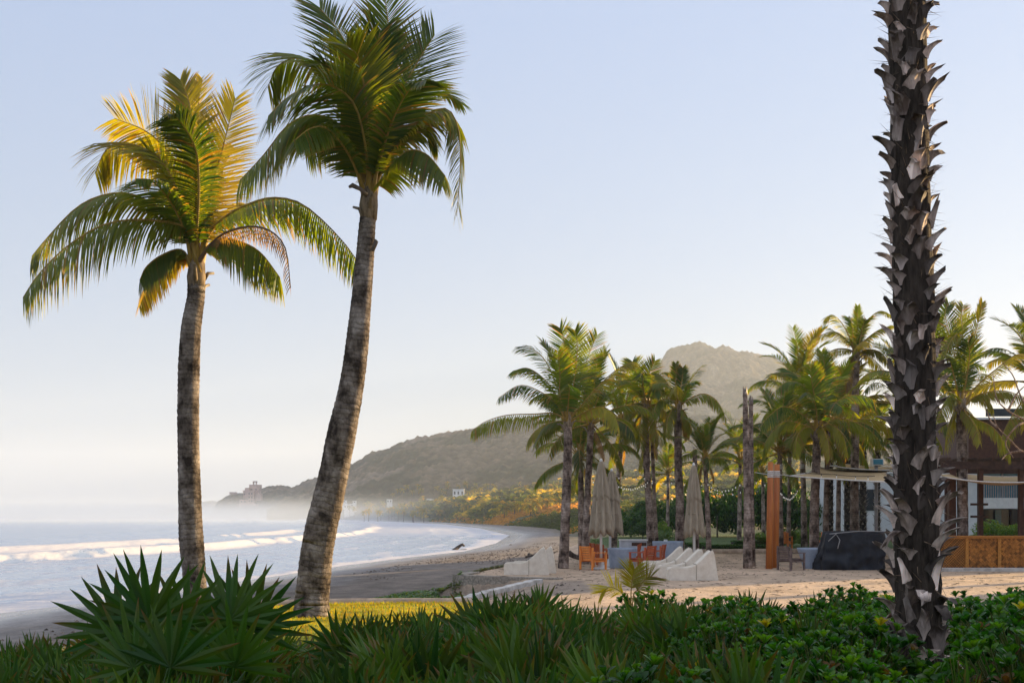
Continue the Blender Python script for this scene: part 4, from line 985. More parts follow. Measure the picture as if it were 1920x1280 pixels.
# ------------------------------------------------------------ terrace furniture and buildings
M['cover']=simple('lounger_cover',(.66,.58,.48),(.82,.75,.65),3,.85,.4,.02)
M['canvas']=simple('umbrella_canvas',(.30,.245,.18),(.43,.36,.27),6,.9,.3,.01,(1,1,.3))
M['white']=simple('white_paint',(.66,.65,.63),(.78,.77,.75),4,.6,.1,.005)
M['hotel_wall']=simple('white_render',(.60,.62,.64),(.72,.73,.74),1.2,.9,.1,.01)
M['plaster']=simple('blue_grey_plaster',(.27,.33,.43),(.40,.46,.56),2.2,.7,.25,.01)
M['plaster_white']=simple('pale_plaster',(.45,.48,.53),(.60,.63,.67),2.2,.7,.25,.01)
M['orange_wood']=simple('oiled_wood',(.48,.13,.04),(.66,.22,.06),7,.5,.3,.01,(1,1,.2),True)
M['grey_wood']=simple('weathered_wood',(.12,.085,.075),(.22,.165,.15),8,.8,.4,.01)
M['mast']=simple('varnished_mast',(.36,.10,.025),(.58,.20,.045),4,.45,.3,.01,(1,1,.1))
M['dark_wood']=simple('dark_timber',(.045,.022,.014),(.09,.045,.03),6,.6,.3,.01)
M['brown_wood']=simple('brown_timber',(.06,.024,.014),(.105,.042,.022),6,.6,.3,.01)
M['tarp']=simple('black_tarpaulin',(.006,.008,.013),(.014,.018,.028),3,.5,.6,.03)
M['sail']=simple('shade_cloth',(.42,.30,.17),(.50,.37,.22),5,.9,.1,.01)
M['stone']=None
M['sandstone']=simple('sandy_kerb',(.36,.27,.20),(.55,.42,.31),5,.9,.5,.02)
t=NT('rubble_stone'); v=t.node('ShaderNodeTexVoronoi',feature='DISTANCE_TO_EDGE'); v.inputs['Scale'].default_value=5; t.l.new(t.coord(),v.inputs['Vector'])
c=t.mix((.22,.19,.155),t.mix((.30,.26,.21),(.42,.36,.30),t.noise(2.5,4)),t.ramp(v.outputs['Distance'],[(.0,0.0),(.06,1.0)])); t.base(t.mix(c,t.ramp(t.noise(12,4),[(.3,.6),(.7,1.2)]),1.0,'MULTIPLY')); t.rough(.95); t.bump(v.outputs['Distance'],.6,.05); M['stone']=t.m
M['concrete']=simple('worn_white_concrete',(.38,.35,.32),(.66,.63,.60),3,.85,.4,.02)
M['drift']=simple('driftwood',(.045,.035,.028),(.15,.12,.10),9,.9,.6,.02,(1,1,1),True)
M['bamboo']=simple('woven_bamboo',(.32,.12,.025),(.50,.22,.05),20,.5,.3,.01,None,True)
M['teal']=simple('tinted_glass',(.04,.18,.26),(.07,.26,.36),1,.12,0)
M['dark_glass']=simple('dark_glass',(.012,.018,.022),(.03,.04,.045),1,.08,0)
M['metal']=simple('grey_metal',(.30,.30,.31),(.42,.42,.43),8,.4,0)
M['black']=simple('black_cable',(.015,.015,.015),(.02,.02,.02),8,.6,0)
t=NT('bulb_glass'); t.base((.62,.62,.60)); t.b.inputs['Emission Color'].default_value=(1,.93,.8,1); t.b.inputs['Emission Strength'].default_value=.06; M['bulb']=t.m

def lounger(label,X_,Y_,rz,group,L=1.72,flip=1,seed=1,z=None):
    rng=random.Random(seed); zz=hz(X_,Y_) if z is None else z
    r=thing('covered_lounger',label,'lounger',(X_,Y_,zz),rz,group)
    prof=[(0,.36),(.02,.44),(.08,.46),(.35,.455),(.6,.45),(.80,.47),(.95,.55),(1.15,.72),(1.35,.92),(1.46,1.02),(1.53,1.05),(1.57,1.02),(1.64,.6),(1.72,.02)]
    vs=[];mb=MB(); W=.64
    sec=[(-.5,0,1),(-.5,.45,0),(-.5,.93,0),(-.495,.985,0),(-.46,1,0),(-.22,.97,0),(0,.95,0),(.22,.97,0),(.46,1,0),(.495,.985,0),(.5,.93,0),(.5,.45,0),(.5,0,1)]
    for i,(x,h) in enumerate(prof):
        for j,(y,k,g) in enumerate(sec):
            n=(mnoise.noise(V3(x*4+seed*3,j*.9,seed))*.022)
            vs.append(((x+(n*.5 if k<1 else 0))*flip,y*W+n*(.6 if k<.9 else .1),max(.0,h*k+(n*.45 if k>.8 else 0))))
    m=len(sec); fs=[(i*m+j,i*m+j+1,(i+1)*m+j+1,(i+1)*m+j) for i in range(len(prof)-1) for j in range(m-1)]
    fs.append(tuple(range(m)))
    mb.add(vs,fs,(1,1,1),None,True); o=mb.build('fabric_cover',M['cover'],r,world=False)
    sd=o.modifiers.new('s','SUBSURF'); sd.levels=2; sd.render_levels=2
    m2=MB()   # piping seam and hem tie
    for sg in(-1,1):
        m2.tube([V3(x*flip,sg*W*.462,h+.006) for x,h in prof[2:11]],.008,5,(1,1,1))
    m2.build('seam_piping',M['cover'],r,world=False)
    for x_ in(.95,):
        m2=MB(); q=[V3((x_)*flip,W*sy*.5,.55*k+.02) for sy,k in((-1.012,0),(-1.012,.5),(-1.005,.92),(-.9,1.0),(0,.975),(.9,1.0),(1.005,.92),(1.012,.5),(1.012,0))]; m2.tube(q,.010,5,(1,1,1)); m2.build('hem_seam',M['canvas'],r,world=False)
    m3=MB()
    for x in(.12,1.5):
        for y in(-.28,.28): m3.box((x*flip,y,.10),(.06,.05,.24))
    m3.build('leg_frame',M['grey_wood'],r,world=False)
    return r
LG='covered loungers in a row on the right'; 
for i,lb in enumerate(('nearest cream covered lounger of the row beside the single parasol','second cream covered lounger from the front of the row','third cream covered lounger from the front of the row','farthest cream covered lounger of the row, next to the blue planter')):
    lounger(lb,5.46-.10*i,39.9+i*1.75,R(2-2*i),LG,seed=i+1)
lounger('cream covered lounger alone at the top of the stone wall, low end left',-.30,43.6,R(-2),'covered loungers above the stone wall',1.72,1,7)
lounger('cream covered lounger tucked directly behind the one above the stone wall',.02,45.0,R(-4),'covered loungers above the stone wall',1.72,1,8)

def chair(label,x,y,d,rz,mat,group,tint=(1,1,1),zoff=None):
    p=px(x,y,d); z=hz(p.x,d) if zoff is None else zoff
    r=thing('wooden_armchair',label,'armchair',(p.x,d,z),rz,group); r.scale=(1.25,1.25,1.12); Wd=.66;Dp=.66
    def B(nm,f,m=mat):
        mb=MB(); f(mb); return mb.build(nm,m,r,world=False)
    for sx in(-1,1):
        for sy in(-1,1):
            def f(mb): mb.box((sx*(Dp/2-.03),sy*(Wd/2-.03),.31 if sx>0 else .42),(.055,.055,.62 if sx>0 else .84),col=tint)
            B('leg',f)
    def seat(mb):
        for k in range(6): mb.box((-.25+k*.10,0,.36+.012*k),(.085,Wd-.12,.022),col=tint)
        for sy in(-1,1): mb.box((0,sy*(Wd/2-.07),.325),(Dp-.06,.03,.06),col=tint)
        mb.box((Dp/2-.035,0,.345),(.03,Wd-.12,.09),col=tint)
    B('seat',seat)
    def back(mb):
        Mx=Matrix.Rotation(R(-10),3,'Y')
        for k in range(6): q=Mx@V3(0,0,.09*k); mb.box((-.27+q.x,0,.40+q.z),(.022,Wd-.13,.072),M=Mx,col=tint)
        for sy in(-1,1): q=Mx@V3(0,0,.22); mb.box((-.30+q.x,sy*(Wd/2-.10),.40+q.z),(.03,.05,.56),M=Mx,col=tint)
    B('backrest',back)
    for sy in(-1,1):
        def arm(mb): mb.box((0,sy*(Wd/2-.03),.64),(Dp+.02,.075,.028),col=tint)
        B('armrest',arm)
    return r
CG='orange wooden armchairs around the blue fire table'
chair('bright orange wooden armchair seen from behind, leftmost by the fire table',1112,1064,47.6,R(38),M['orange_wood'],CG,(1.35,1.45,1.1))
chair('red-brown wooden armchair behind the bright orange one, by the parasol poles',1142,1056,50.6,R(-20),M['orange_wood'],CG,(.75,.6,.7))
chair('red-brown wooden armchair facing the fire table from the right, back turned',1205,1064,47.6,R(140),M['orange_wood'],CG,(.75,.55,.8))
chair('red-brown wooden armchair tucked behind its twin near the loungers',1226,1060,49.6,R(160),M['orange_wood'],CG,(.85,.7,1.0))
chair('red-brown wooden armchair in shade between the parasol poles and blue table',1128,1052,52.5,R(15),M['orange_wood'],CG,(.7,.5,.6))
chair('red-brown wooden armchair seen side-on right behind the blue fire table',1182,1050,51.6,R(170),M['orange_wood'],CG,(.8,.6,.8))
chair('weathered grey wooden armchair beside the orange masts',1483,1066,47.2,R(30),M['grey_wood'],None)
chair('small orange chair far back behind the grey armchair',1468,1040,60,R(60),M['orange_wood'],'orange chairs on the rear lawn',(1.3,1.3,1))
chair('small orange chair far back between the grove trunks',1541,1040,61,R(120),M['orange_wood'],'orange chairs on the rear lawn',(1.4,1.4,1))
# blue plaster pieces
def bowl(label,x,d,rt,rb,h,cat,nm,mat='plaster'):
    p=px(x,0,d); z=hz(p.x,d); r=thing(nm,label,cat,(p.x,d,z))
    mb=MB(); mb.lathe((0,0,0),[(rb,-.02),(rb*1.04,.05),((rt+rb)/2,h*.55),(rt*.98,h-.09),(rt,h-.05),(rt,h),(rt-.07,h),(rt-.09,h-.10),(.02,h-.11)],40); mb.build('bowl',M[mat],r,world=False)
    return r
b_=bowl('round blue plaster fire table between the orange armchairs',1167,48.8,.64,.52,.86,'fire table','fire_table')
mb=MB(); rg=random.Random(4)
for k in range(60): a=rg.uniform(0,6.28); q=rg.uniform(0,.5); mb.lathe((q*math.cos(a),q*math.sin(a),.74),[(.02,0),(.045,.02),(.03,.06),(.005,.065)],6,(.4,.4,.4))
o=mb.build('lava_stones',M['stone'],b_,world=False); o['kind']='stuff'
b_=bowl('big tapered blue plaster planter half hidden by the black tarpaulin',1524,48.6,.66,.40,.88,'planter','planter')
mb=MB(); mb.lathe((0,0,.74),[(.56,0),(.3,.04),(.01,.05)],20); mb.build('soil',M['fibre'],b_,world=False)
# long curved planter behind the loungers
r=thing('curved_planter','curved blue-grey plaster planter wall behind the loungers','planter',(px(1252,0,52).x,52,.0))
mb=MB(); mb.lathe((0,0,0),[(.60,0),(.66,.5),(.69,1.02),(.69,1.08),(.62,1.08),(.60,.98),(.02,.98)],40,rfun=None); o=mb.build('planter_wall',M['plaster'],r,world=False); o.scale=(1.02,.7,1)
mb=MB(); mb.box((-.1,0,1.11),(.16,.1,.09)); mb.build('lamp_box',M['white'],r,world=False)
r=thing('serving_counter','pale plaster counter with a brown slot behind the fire table','counter',(px(1187,0,54).x,54,.1))
mb=MB(); mb.box((0,0,.48),(1.25,.6,.96)); mb.build('base',M['plaster_white'],r,world=False)
mb=MB(); mb.box((0,0,.99),(1.32,.7,.06)); mb.build('top',M['white'],r,world=False)
mb=MB(); mb.box((.25,-.303,.80),(.70,.012,.16)); mb.build('slot_panel',M['dark_wood'],r,world=False)
# parasols
def parasol(label,x,ytop,ybot,ybase,d,rw,lean,seed,group):
    rng=random.Random(seed); T=px(x,ytop,d); Bz=px(x,ybot,d).z; g=hz(T.x,d); r=thing('closed_parasol',label,'parasol',(T.x,d,g),0,group)
    H=T.z-Bz
    def tier(z0,z1,r0,r1,nm,n=64,pl=9,ph=0,jag=.12,amp=.24):
        mb=MB(); rows=12; vs=[]; offs=[rng.uniform(-1,1) for _ in range(pl+1)]
        for i in range(rows+1):
            t=i/rows; rr=(r0+(r1-r0)*t**.8)
            for k in range(n):
                a=2*math.pi*k/n; f=1+amp*min(1,t*2.5)*(math.cos(pl*a+ph+.5*math.sin(2*a))+.35*math.cos(2*pl*a+1))
                zz=z0+(z1-z0)*t
                if i>=rows-1: zz-=jag*(1 if i==rows else .4)*(math.cos(pl*a+ph)*.7+math.sin(3*a+seed)*.6)
                vs.append((math.cos(a)*rr*f+lean*(z0-zz)*.0,math.sin(a)*rr*f,zz))
        fs=[(i*n+k,(i+1)*n+k,(i+1)*n+(k+1)%n,i*n+(k+1)%n) for i in range(rows) for k in range(n)]
        fs.append(tuple(range(n)))
        mb.add(vs,fs,(1,1,1),None,True); o=mb.build(nm,M['canvas'],r,world=False); so=o.modifiers.new('t','SOLIDIFY'); so.thickness=.012; return o
    z0=T.z-g; zb=Bz-g
    tier(z0-.05,zb,.07,rw,'canopy',jag=.16); tier(z0-.04,zb+H*.50,.08,rw*.68,'valance',ph=.25,jag=.12,amp=.27); tier(z0-.02,zb+H*.85,.085,rw*.36,'vent_flap',ph=.2,jag=.03)
    mb=MB(); mb.tube([V3(0,0,0),V3(0,0,z0)],.055,12); mb.build('pole',M['white'],r,world=False)
    mb=MB(); mb.lathe((0,0,z0-.02),[(.04,0),(.075,.03),(.05,.09),(.02,.13)],12); mb.build('finial',M['white'],r,world=False)
    mb=MB(); mb.lathe((0,0,0),[(.38,0),(.38,.06),(.12,.10),(.10,.35),(.06,.36)],24); mb.build('base',M['white'],r,world=False)
    mb=MB(); 
    mb.lathe((0,0,zb+H*.30),[(rw*.80,-.02),(rw*.83,0),(rw*.80,.02)],24); mb.build('tie_strap',M['canvas'],r,world=False)
    if lean: r.rotation_euler=(0,lean,0)
    return r
PG='closed beige parasols on the terrace'
parasol('closed beige parasol, front one of the pair beside the fire table',1127,864,1000,1066,47.9,.44,R(0),1,PG)
parasol('closed beige parasol, leaning rear one of the pair, mostly hidden',1143,882,996,1060,49.6,.46,R(1.2),2,PG)
parasol('closed beige parasol standing alone behind the row of loungers',1302,872,1001,1040,48.5,.38,R(-.4),3,PG)
# masts
for i,(x,xt,yt,lb,d) in enumerate(((1442,1445,866,'thicker orange varnished mast, left one of the pair with rope binding',48.4),(1453,1457,870,'orange varnished mast tight behind the left one, rope bound',49.2))):
    p=px(x,0,d); q=px(xt,yt,d); z=hz(p.x,d); r=thing('wooden_mast',lb,'mast',(p.x,d,z),0,'orange masts holding the shade sail')
    mb=MB(); mb.tube([V3(p.x,d,z-.05),V3((p.x+q.x)/2,d,z+2),q],[.15,.14,.12],16); mb.build('pole',M['mast'],r)
    mb=MB(); 
    for k in range(4): c_=px(xt-.3,884+k*3.2,d); mb.lathe((c_.x,c_.y,c_.z),[(.12,-.035),(.15,0),(.12,.035)],18)
    mb.build('rope_binding',M['rope'],r)
# tarpaulin-covered stack
r=thing('tarpaulin_cover','large black tarpaulin draped over stacked furniture beside the blue planter','tarpaulin',(px(1600,0,47.6).x,47.6,0))
mb=MB(); n=90; rows=26; vs=[]
for i in range(rows+1):
    t=i/rows
    for k in range(n):
        a=2*math.pi*k/n; ca,sa=math.cos(a),math.sin(a); q=1/max(abs(ca)**3+abs(sa)**3,1e-6)**(1/3)
        hx,hy=1.25,.75
        if t<.72: u=t/.72; z=1.62*(1-u)**1.0+.0; z=1.62-1.62*u; w=1.0+.10*u; 
        bx=(.35*max(0,-ca))*(t/.72 if t<.72 else 1)
        if t<=.72: x=ca*q*hx*(w)-bx; y=sa*q*hy*w
        x0=ca*q*hx; 
        nn=mnoise.noise(V3(a*2.2*1,t*2.0,3))*.10+mnoise.noise(V3(a*6,t*3,8))*.05
        if t<=.72: vs.append(((x)*(1+nn),y*(1+nn),max(0,z)))
        else: vs.append((x,y,0))
# top then sides: rebuild order top centre -> rim -> ground
vs=[]
for i in range(rows+1):
    t=i/rows
    for k in range(n):
        a=2*math.pi*k/n; ca,sa=math.cos(a),math.sin(a); q=1/(abs(ca)**4+abs(sa)**4)**.25
        nn=mnoise.noise(V3(ca*2.5,sa*2.5,t*3))*.16+mnoise.noise(V3(ca*6,sa*6,t*4+5))*.05; fold=.08*math.sin(a*11+3*t)
        rdg=.26*abs(mnoise.noise(V3(ca*3+9,sa*3,t*4)))+.10*abs(mnoise.noise(V3(ca*8,sa*8+3,t*8)))
        if t<.3: u=t/.3; rad=u; z=1.60+.04*mnoise.noise(V3(ca*u*3,sa*u*3,0))*2-.03*u; fl=0
        else: u=(t-.3)/.7; rad=1+.04*u; z=1.57*(1-u); fl=u
        vs.append((ca*q*rad*1.22-fl*.42*max(0,-ca)**1.5+(nn+fold*fl-rdg)*ca*(.3+fl),sa*q*rad*.7+(nn+fold*fl-rdg)*sa*(.3+fl),max(0.0,z+(nn*.25 if t>.2 else 0)*(1-fl))))
fs=[(i*n+k,(i+1)*n+k,(i+1)*n+(k+1)%n,i*n+(k+1)%n) for i in range(rows) for k in range(n)]
mb.add(vs,fs,(1,1,1),None,True); mb.build('sheet',M['tarp'],r,world=False)
mb=MB(); mb.tube([V3(-1.25,-.72,1.2),V3(-.95,-.80,1.5),V3(-.8,-.82,1.25),V3(-.9,-.85,.9)],.018,6); mb.tube([V3(-1.2,-.75,1.5),V3(0,-.74,1.62),V3(1.2,-.75,1.6)],.016,6); mb.build('tie_rope',M['metal'],r,world=False)
# sails
def sail(label,corn,sag,seed,n=16):
    A,B,Cc,Dd=[px(*c) for c in corn]; cen=(A+B+Cc+Dd)/4; r=thing('shade_sail',label,'shade sail',cen,0,'tan shade sails over the terrace')
    mb=MB(); vs=[]; 
    def P_(u,v):
        iu=.5+(u-.5)*(1-.22*math.sin(math.pi*v)); iv=.5+(v-.5)*(1-.22*math.sin(math.pi*u))
        p=A*(1-iu)*(1-iv)+B*iu*(1-iv)+Cc*iu*iv+Dd*(1-iu)*iv; p=p.copy(); p.z-=sag*4*u*(1-u)*(.5+.5*4*v*(1-v)); return p
    for i in range(n+1):
        for j in range(n+1): vs.append(P_(i/n,j/n))
    fs=[(i*(n+1)+j,(i+1)*(n+1)+j,(i+1)*(n+1)+j+1,i*(n+1)+j+1) for i in range(n) for j in range(n)]
    mb.add(vs,fs,(1,1,1),None,True); o=mb.build('cloth',M['sail'],r); so=o.modifiers.new('t','SOLIDIFY'); so.thickness=.015
    mb=MB(); 
    for e in ([P_(i/n,0) for i in range(n+1)],[P_(i/n,1) for i in range(n+1)],[P_(0,i/n) for i in range(n+1)],[P_(1,i/n) for i in range(n+1)]): mb.tube(e,.028,6)
    mb.build('edge_rope',M['rope'],r)
    return r
sail('tan shade sail spreading right from the orange masts, before the grove trunks',[(1482,892,50),(1700,905,43),(1672,880,58),(1527,874,58)],.18,1)
sail('higher tan shade sail behind the first, tied to the grove trunks',[(1556,873,56),(1710,880,52),(1720,872,66),(1570,868,66)],.25,3)
sail('tan shade sail hanging under the pergola beam at the right edge',[(1748,890,46),(1990,898,45),(1990,884,58),(1775,882,58)],.50,2)
mb=MB(); r=thing('guy_rope','thin rope from the bare trunks to the mast tops','rope',px(1415,885,50)); mb.tube(spline([px(1415,885,50.5),px(1432,888,49.5),px(1450,889,48.4)],8),.015,5); mb.tube(spline([px(1452,889,48.4),px(1468,890,49),px(1484,892,50)],8),.015,5); mb.build('strand',M['rope'],r)
# lights on wires
def strand(label,pts_,seed,sp=.62,sag=.25):
    rng=random.Random(seed); P_=[px(*p) for p in pts_]; r=thing('string_lights',label,'string lights',P_[0],0,'festoon light strings between the palms'); w=MB(); carry=0
    for a,b in zip(P_[:-1],P_[1:]):
        L=(b-a).length; n=max(4,int(L/.25)); q=[a.lerp(b,i/n)+V3(0,0,-sag*L/6*4*(i/n)*(1-i/n)) for i in range(n+1)]; w.tube(q,.012,4,(1,1,1),False)
        m=max(1,int(L/sp))
        for i in range(m):
            t=(i+.5+rng.uniform(-.2,.2))/m; p=a.lerp(b,t)+V3(0,0,-sag*L/6*4*t*(1-t)); l=rng.uniform(.05,.10)
            w.tube([p,p-V3(0,0,l)],.016,5)
            bb=MB(); bb.lathe((p.x,p.y,p.z-l-.085),[(.006,0),(.022,.012),(.028,.038),(.018,.07),(.010,.085)],8); bb.build('bulb',M['bulb'],r)
    w.build('wire',M['black'],r)
strand('string of bulbs from the big terrace palm to the thick mid palm, uppermost',[(1102,874,53),(1214,893,56)],1)
strand('string of bulbs sagging lowest past the closed parasol pair',[(1102,893,53),(1216,905,56)],2,.5,.45)
strand('string of bulbs between the parasol pair and the far hedge',[(1145,897,50),(1216,898,56),(1272,902,55)],3,.36,.35)
strand('string of bulbs running behind the single parasol to the slender palm',[(1216,896,56),(1272,900,55),(1324,905,54)],4,.45,.3)
strand('string of bulbs from the slender palm to the bare trunks',[(1324,900,54),(1399,892,48.8)],5,.45,.55)
strand('string of bulbs low against the dark hedge right of the single parasol',[(1324,912,54),(1412,905,51)],6,.5,.6)
strand('string of bulbs between bare trunks and the orange masts, lower',[(1412,898,50.5),(1455,902,49.2),(1500,905,57)],7,.4,.5)
strand('string of bulbs along the near edge of the shade sail',[(1500,885,52),(1560,888,50),(1640,892,47)],8,.9,.1)
# retaining wall, ramp edge, kerbs
def bar_thing(nm,label,cat,a,b,w_,h,m,zc,part='body'):
    a=Vector(a);b=Vector(b); r=thing(nm,label,cat,(a+b)/2); mb=MB(); n=max(2,int((b-a).length/.3)); d=(b-a).normalized(); s=V3(-d.y,d.x,0).normalized(); vs=[]
    rg=random.Random(3)
    for i in range(n+1):
        p=a.lerp(b,i/n); j=rg.uniform(-.015,.015)
        for sx,sz in((-1,-1),(-1,.85),(-.85,1),(.85,1),(1,.85),(1,-1)): vs.append(p+s*(sx*w_/2+j)+V3(0,0,sz*h/2+j))
    fs=[(i*6+k,i*6+(k+1)%6,(i+1)*6+(k+1)%6,(i+1)*6+k) for i in range(n) for k in range(6)]+[tuple(range(5,-1,-1)),tuple(n*6+k for k in range(6))]
    mb.add(vs,fs,(1,1,1)); o=mb.build(part,m,r); return r
w_=thing('retaining_wall','low rubble stone wall holding the sand terrace above the beach','wall',(-.6,41.4,-.5)); mb=MB()
for a,b in(((-1.98,42.35),(-.3,41.2)),((-.3,41.2),(1.6,40.3)),((-1.98,42.35),(-1.5,44.6))):
    d=Vector((b[0]-a[0],b[1]-a[1],0)); mb.box(((a[0]+b[0])/2,(a[1]+b[1])/2,-.44),(d.length+.3,.42,1.0),math.atan2(d.y,d.x))
mb.build('masonry',M['stone'],w_)
bar_thing('ramp_edging','worn white concrete edging sloping down beside the ramp','edging',(-1.9,31.6,-.18),(.9,38.6,.06),.30,.14,M['concrete'],0)
r=thing('kerb','curved sandy kerb around the far end of the sunlit lawn','kerb',(-4,29,0)); mb=MB()
kp=spline([V3(-7.6,24,.0),V3(-7.3,27.4,0),V3(-5.7,28.75,.02),V3(-3.5,29.1,.03),V3(-1.0,29.0,.03),V3(.1,27.3,.02)],40); mb.tube(kp,.13,8,(1,1,1)); mb.build('edge',M['sandstone'],r)
r=thing('kerb','long sandy kerb between terrace sand and the rear lawn','kerb',(12,58,.4)); mb=MB(); mb.tube([V3(7.5,57.3,.38),V3(14,57.6,.42),V3(24,57.6,.42)],.16,8); mb.build('edge',M['sandstone'],r)
# driftwood and beach litter
def drift(label,segs,d,seed,nm='driftwood_log',c=(1,1,1)):
    rng=random.Random(seed); p0=px(*segs[0][0][0],d); z=hz(p0.x,d); r=thing(nm,label,'driftwood',(p0.x,d,z)); mb=MB()
    for pts_,r0,r1 in segs:
        q=spline([px(x,y,d+rng.uniform(-.4,.4)) for x,y in pts_],8); mb.tube(q,[r0+(r1-r0)*i/8 for i in range(9)],7,c)
    mb.build('wood',M['drift'],r)
drift('forked dark driftwood branch sticking up at the waterline',[([(850,1033),(858,1026),(866,1020)],.30,.16),([(866,1020),(871,1023)],.2,.1),([(857,1033),(866,1031),(875,1030)],.15,.08)],139,1)
drift('long pale driftwood log lying on the sand left of the terrace palm',[([(958,1026),(966,1028),(998,1028)],.42,.15),([(957,1023),(961,1029)],.3,.3)],150,2,c=(1.5,1.2,.9))
drift('short dark log higher up the beach behind the long one',[([(981,1019),(997,1018)],.4,.3)],175,3)
drift('small dark driftwood stump far up the beach',[([(953,1011),(960,1011)],.6,.5)],215,4)
drift('tangled dark branches by the terrace edge behind the covered lounger',[([(985,1044),(1000,1040),(1012,1036)],.08,.03),([(990,1038),(1003,1042),(1015,1040)],.07,.03),([(1020,1048),(1027,1036),(1040,1028)],.05,.02),([(1028,1040),(1046,1032)],.04,.02)],70,5)
drift('thick curved root beside the large terrace palm trunk',[([(1066,1036),(1076,1042),(1090,1046)],.14,.09)],50,6)
drift('heap of dark driftwood sticks behind the spiky fan palms, left of leaning trunk',[([(470,1146),(500,1138),(556,1131)],.05,.03),([(480,1150),(520,1140),(560,1138)],.05,.04),([(462,1158),(510,1143),(548,1142)],.06,.03),([(495,1138),(540,1134),(560,1144)],.04,.03),([(475,1140),(520,1148),(555,1150)],.05,.03)],29.5,7)
# low palm leaf litter on sand
# lattice bar
def bar():
    d=47.0; x0=px(1700,0,d).x; r=thing('beach_bar','beach bar front of orange lattice and woven bamboo panels','bar',(px(1850,0,d).x,d,0))
    zt=1.42; edges=[px(x,0,d).x for x in (1700,1757,1813,1874,1936,2000)]
    mb=MB(); mb.box(((edges[0]+edges[-1])/2,d+.25,zt-.03),(edges[-1]-edges[0]+.1,.72,.06)); mb.build('counter_top',M['bamboo'],r)
    mb=MB(); mb.box(((edges[0]+edges[-1])/2,d+.06,.68),(edges[-1]-edges[0],.03,1.34),col=(.30,.26,.22)); mb.build('back_board',M['bamboo'],r)
    rg=random.Random(8)
    for k in range(5):
        a,b=edges[k],edges[k+1]; mb=MB();
        for x in(a+.035,b-.035): mb.box((x,d,.69),(.065,.07,1.36),col=(1.15,1.15,1))
        for z in(.06,1.33): mb.box(((a+b)/2,d+.002,z),(b-a-.14,.06,.08),col=(1.15,1.15,1))
        mb.build('panel_frame',M['bamboo'],r); mb=MB(); step=.11 if k<2 else .052; wd=.028 if k<2 else .034
        A0,A1,Z0,Z1=a+.07,b-.07,.10,1.29
        if k>1:
            cs_=.125
            for i in range(-14,15):
                for j in range(-14,15):
                    u,v=i*cs_,j*cs_; cx=(A0+A1)/2+(u-v)*.7071; cz=(Z0+Z1)/2+(u+v)*.7071
                    if not(A0+.045<cx<A1-.045 and Z0+.045<cz<Z1-.045): continue
                    hd=1 if (i+j)%2 else -1; t0=rg.uniform(.45,1.25)
                    for q in(-1,0,1):
                        o_=q*.040; dx,dz=.7071,.7071*hd; ox,oz=-dz*o_,dx*o_; t_=t0*rg.uniform(.8,1.2); ln=.064
                        mb.bar((cx+ox-dx*ln,d+.016,cz+oz-dz*ln),(cx+ox+dx*ln,d+.016,cz+oz+dz*ln),.010+.002*hd,.034,(t_,t_*.92,t_*.75))
            mb.build('woven_panel',M['bamboo'],r); continue
        for sg in(1,-1):
            c=-(Z1-Z0)
            while c<(A1-A0):
                # line x=A0+c+s, z=Z0+s
                s0=max(0,-c); s1=min(Z1-Z0,(A1-A0)-c)
                if s1-s0>.03:
                    q=[]
                    for s in(s0,s1): q.append((A0+c+s if sg>0 else A1-c-s, Z0+s))
                    t_=rg.uniform(.55,1.25); mb.bar((q[0][0],d+(.012 if sg>0 else .024),q[0][1]),(q[1][0],d+(.012 if sg>0 else .024),q[1][1]),.010,wd,(t_,t_*.95,t_*.8))
                c+=step
        mb.build('woven_panel' if k>1 else 'lattice_panel',M['bamboo'],r)
bar()
r=thing('low_step','pale timber step along the foot of the lattice bar','step',(px(1850,0,46.6).x,46.6,0)); mb=MB(); mb.box((px(1850,0,46.4).x,46.4,.05),(7,.7,.14)); mb.build('board',M['concrete'],r)
# pergola
r=thing('pergola','dark timber pergola over the beach bar at the right edge','pergola',(px(1840,0,50).x,50,0))
d=50
for x,w_,dd in((1784,.30,0),(1838,.20,0),(1914,.20,0),(1775,.16,4),(1985,.22,0)):
    p=px(x,0,d+dd); mb=MB(); mb.box((p.x,d+dd,px(0,872,d).z/2),(w_,w_,px(0,872,d).z)); mb.build('post',M['brown_wood'],r)
xa,xb=px(1762,0,d).x,px(2000,0,d).x
for dd,zz in((-.15,872),(4,874)): 
    mb=MB(); mb.box(((xa+xb)/2,d+dd,px(0,zz,d).z),(xb-xa,.16,.34)); mb.build('beam',M['dark_wood'],r)
for k in range(9):
    mb=MB(); mb.box((xa+.3+k*.62,d+1.9,px(0,866,d).z+.12),(.09,4.6,.14)); mb.build('rafter',M['dark_wood'],r)
for y in(945,968):
    mb=MB(); p=px(1836,y,d-.14); mb.box((p.x,p.y,p.z),(.75,.08,.10)); mb.build('cross_arm',M['dark_wood'],r)
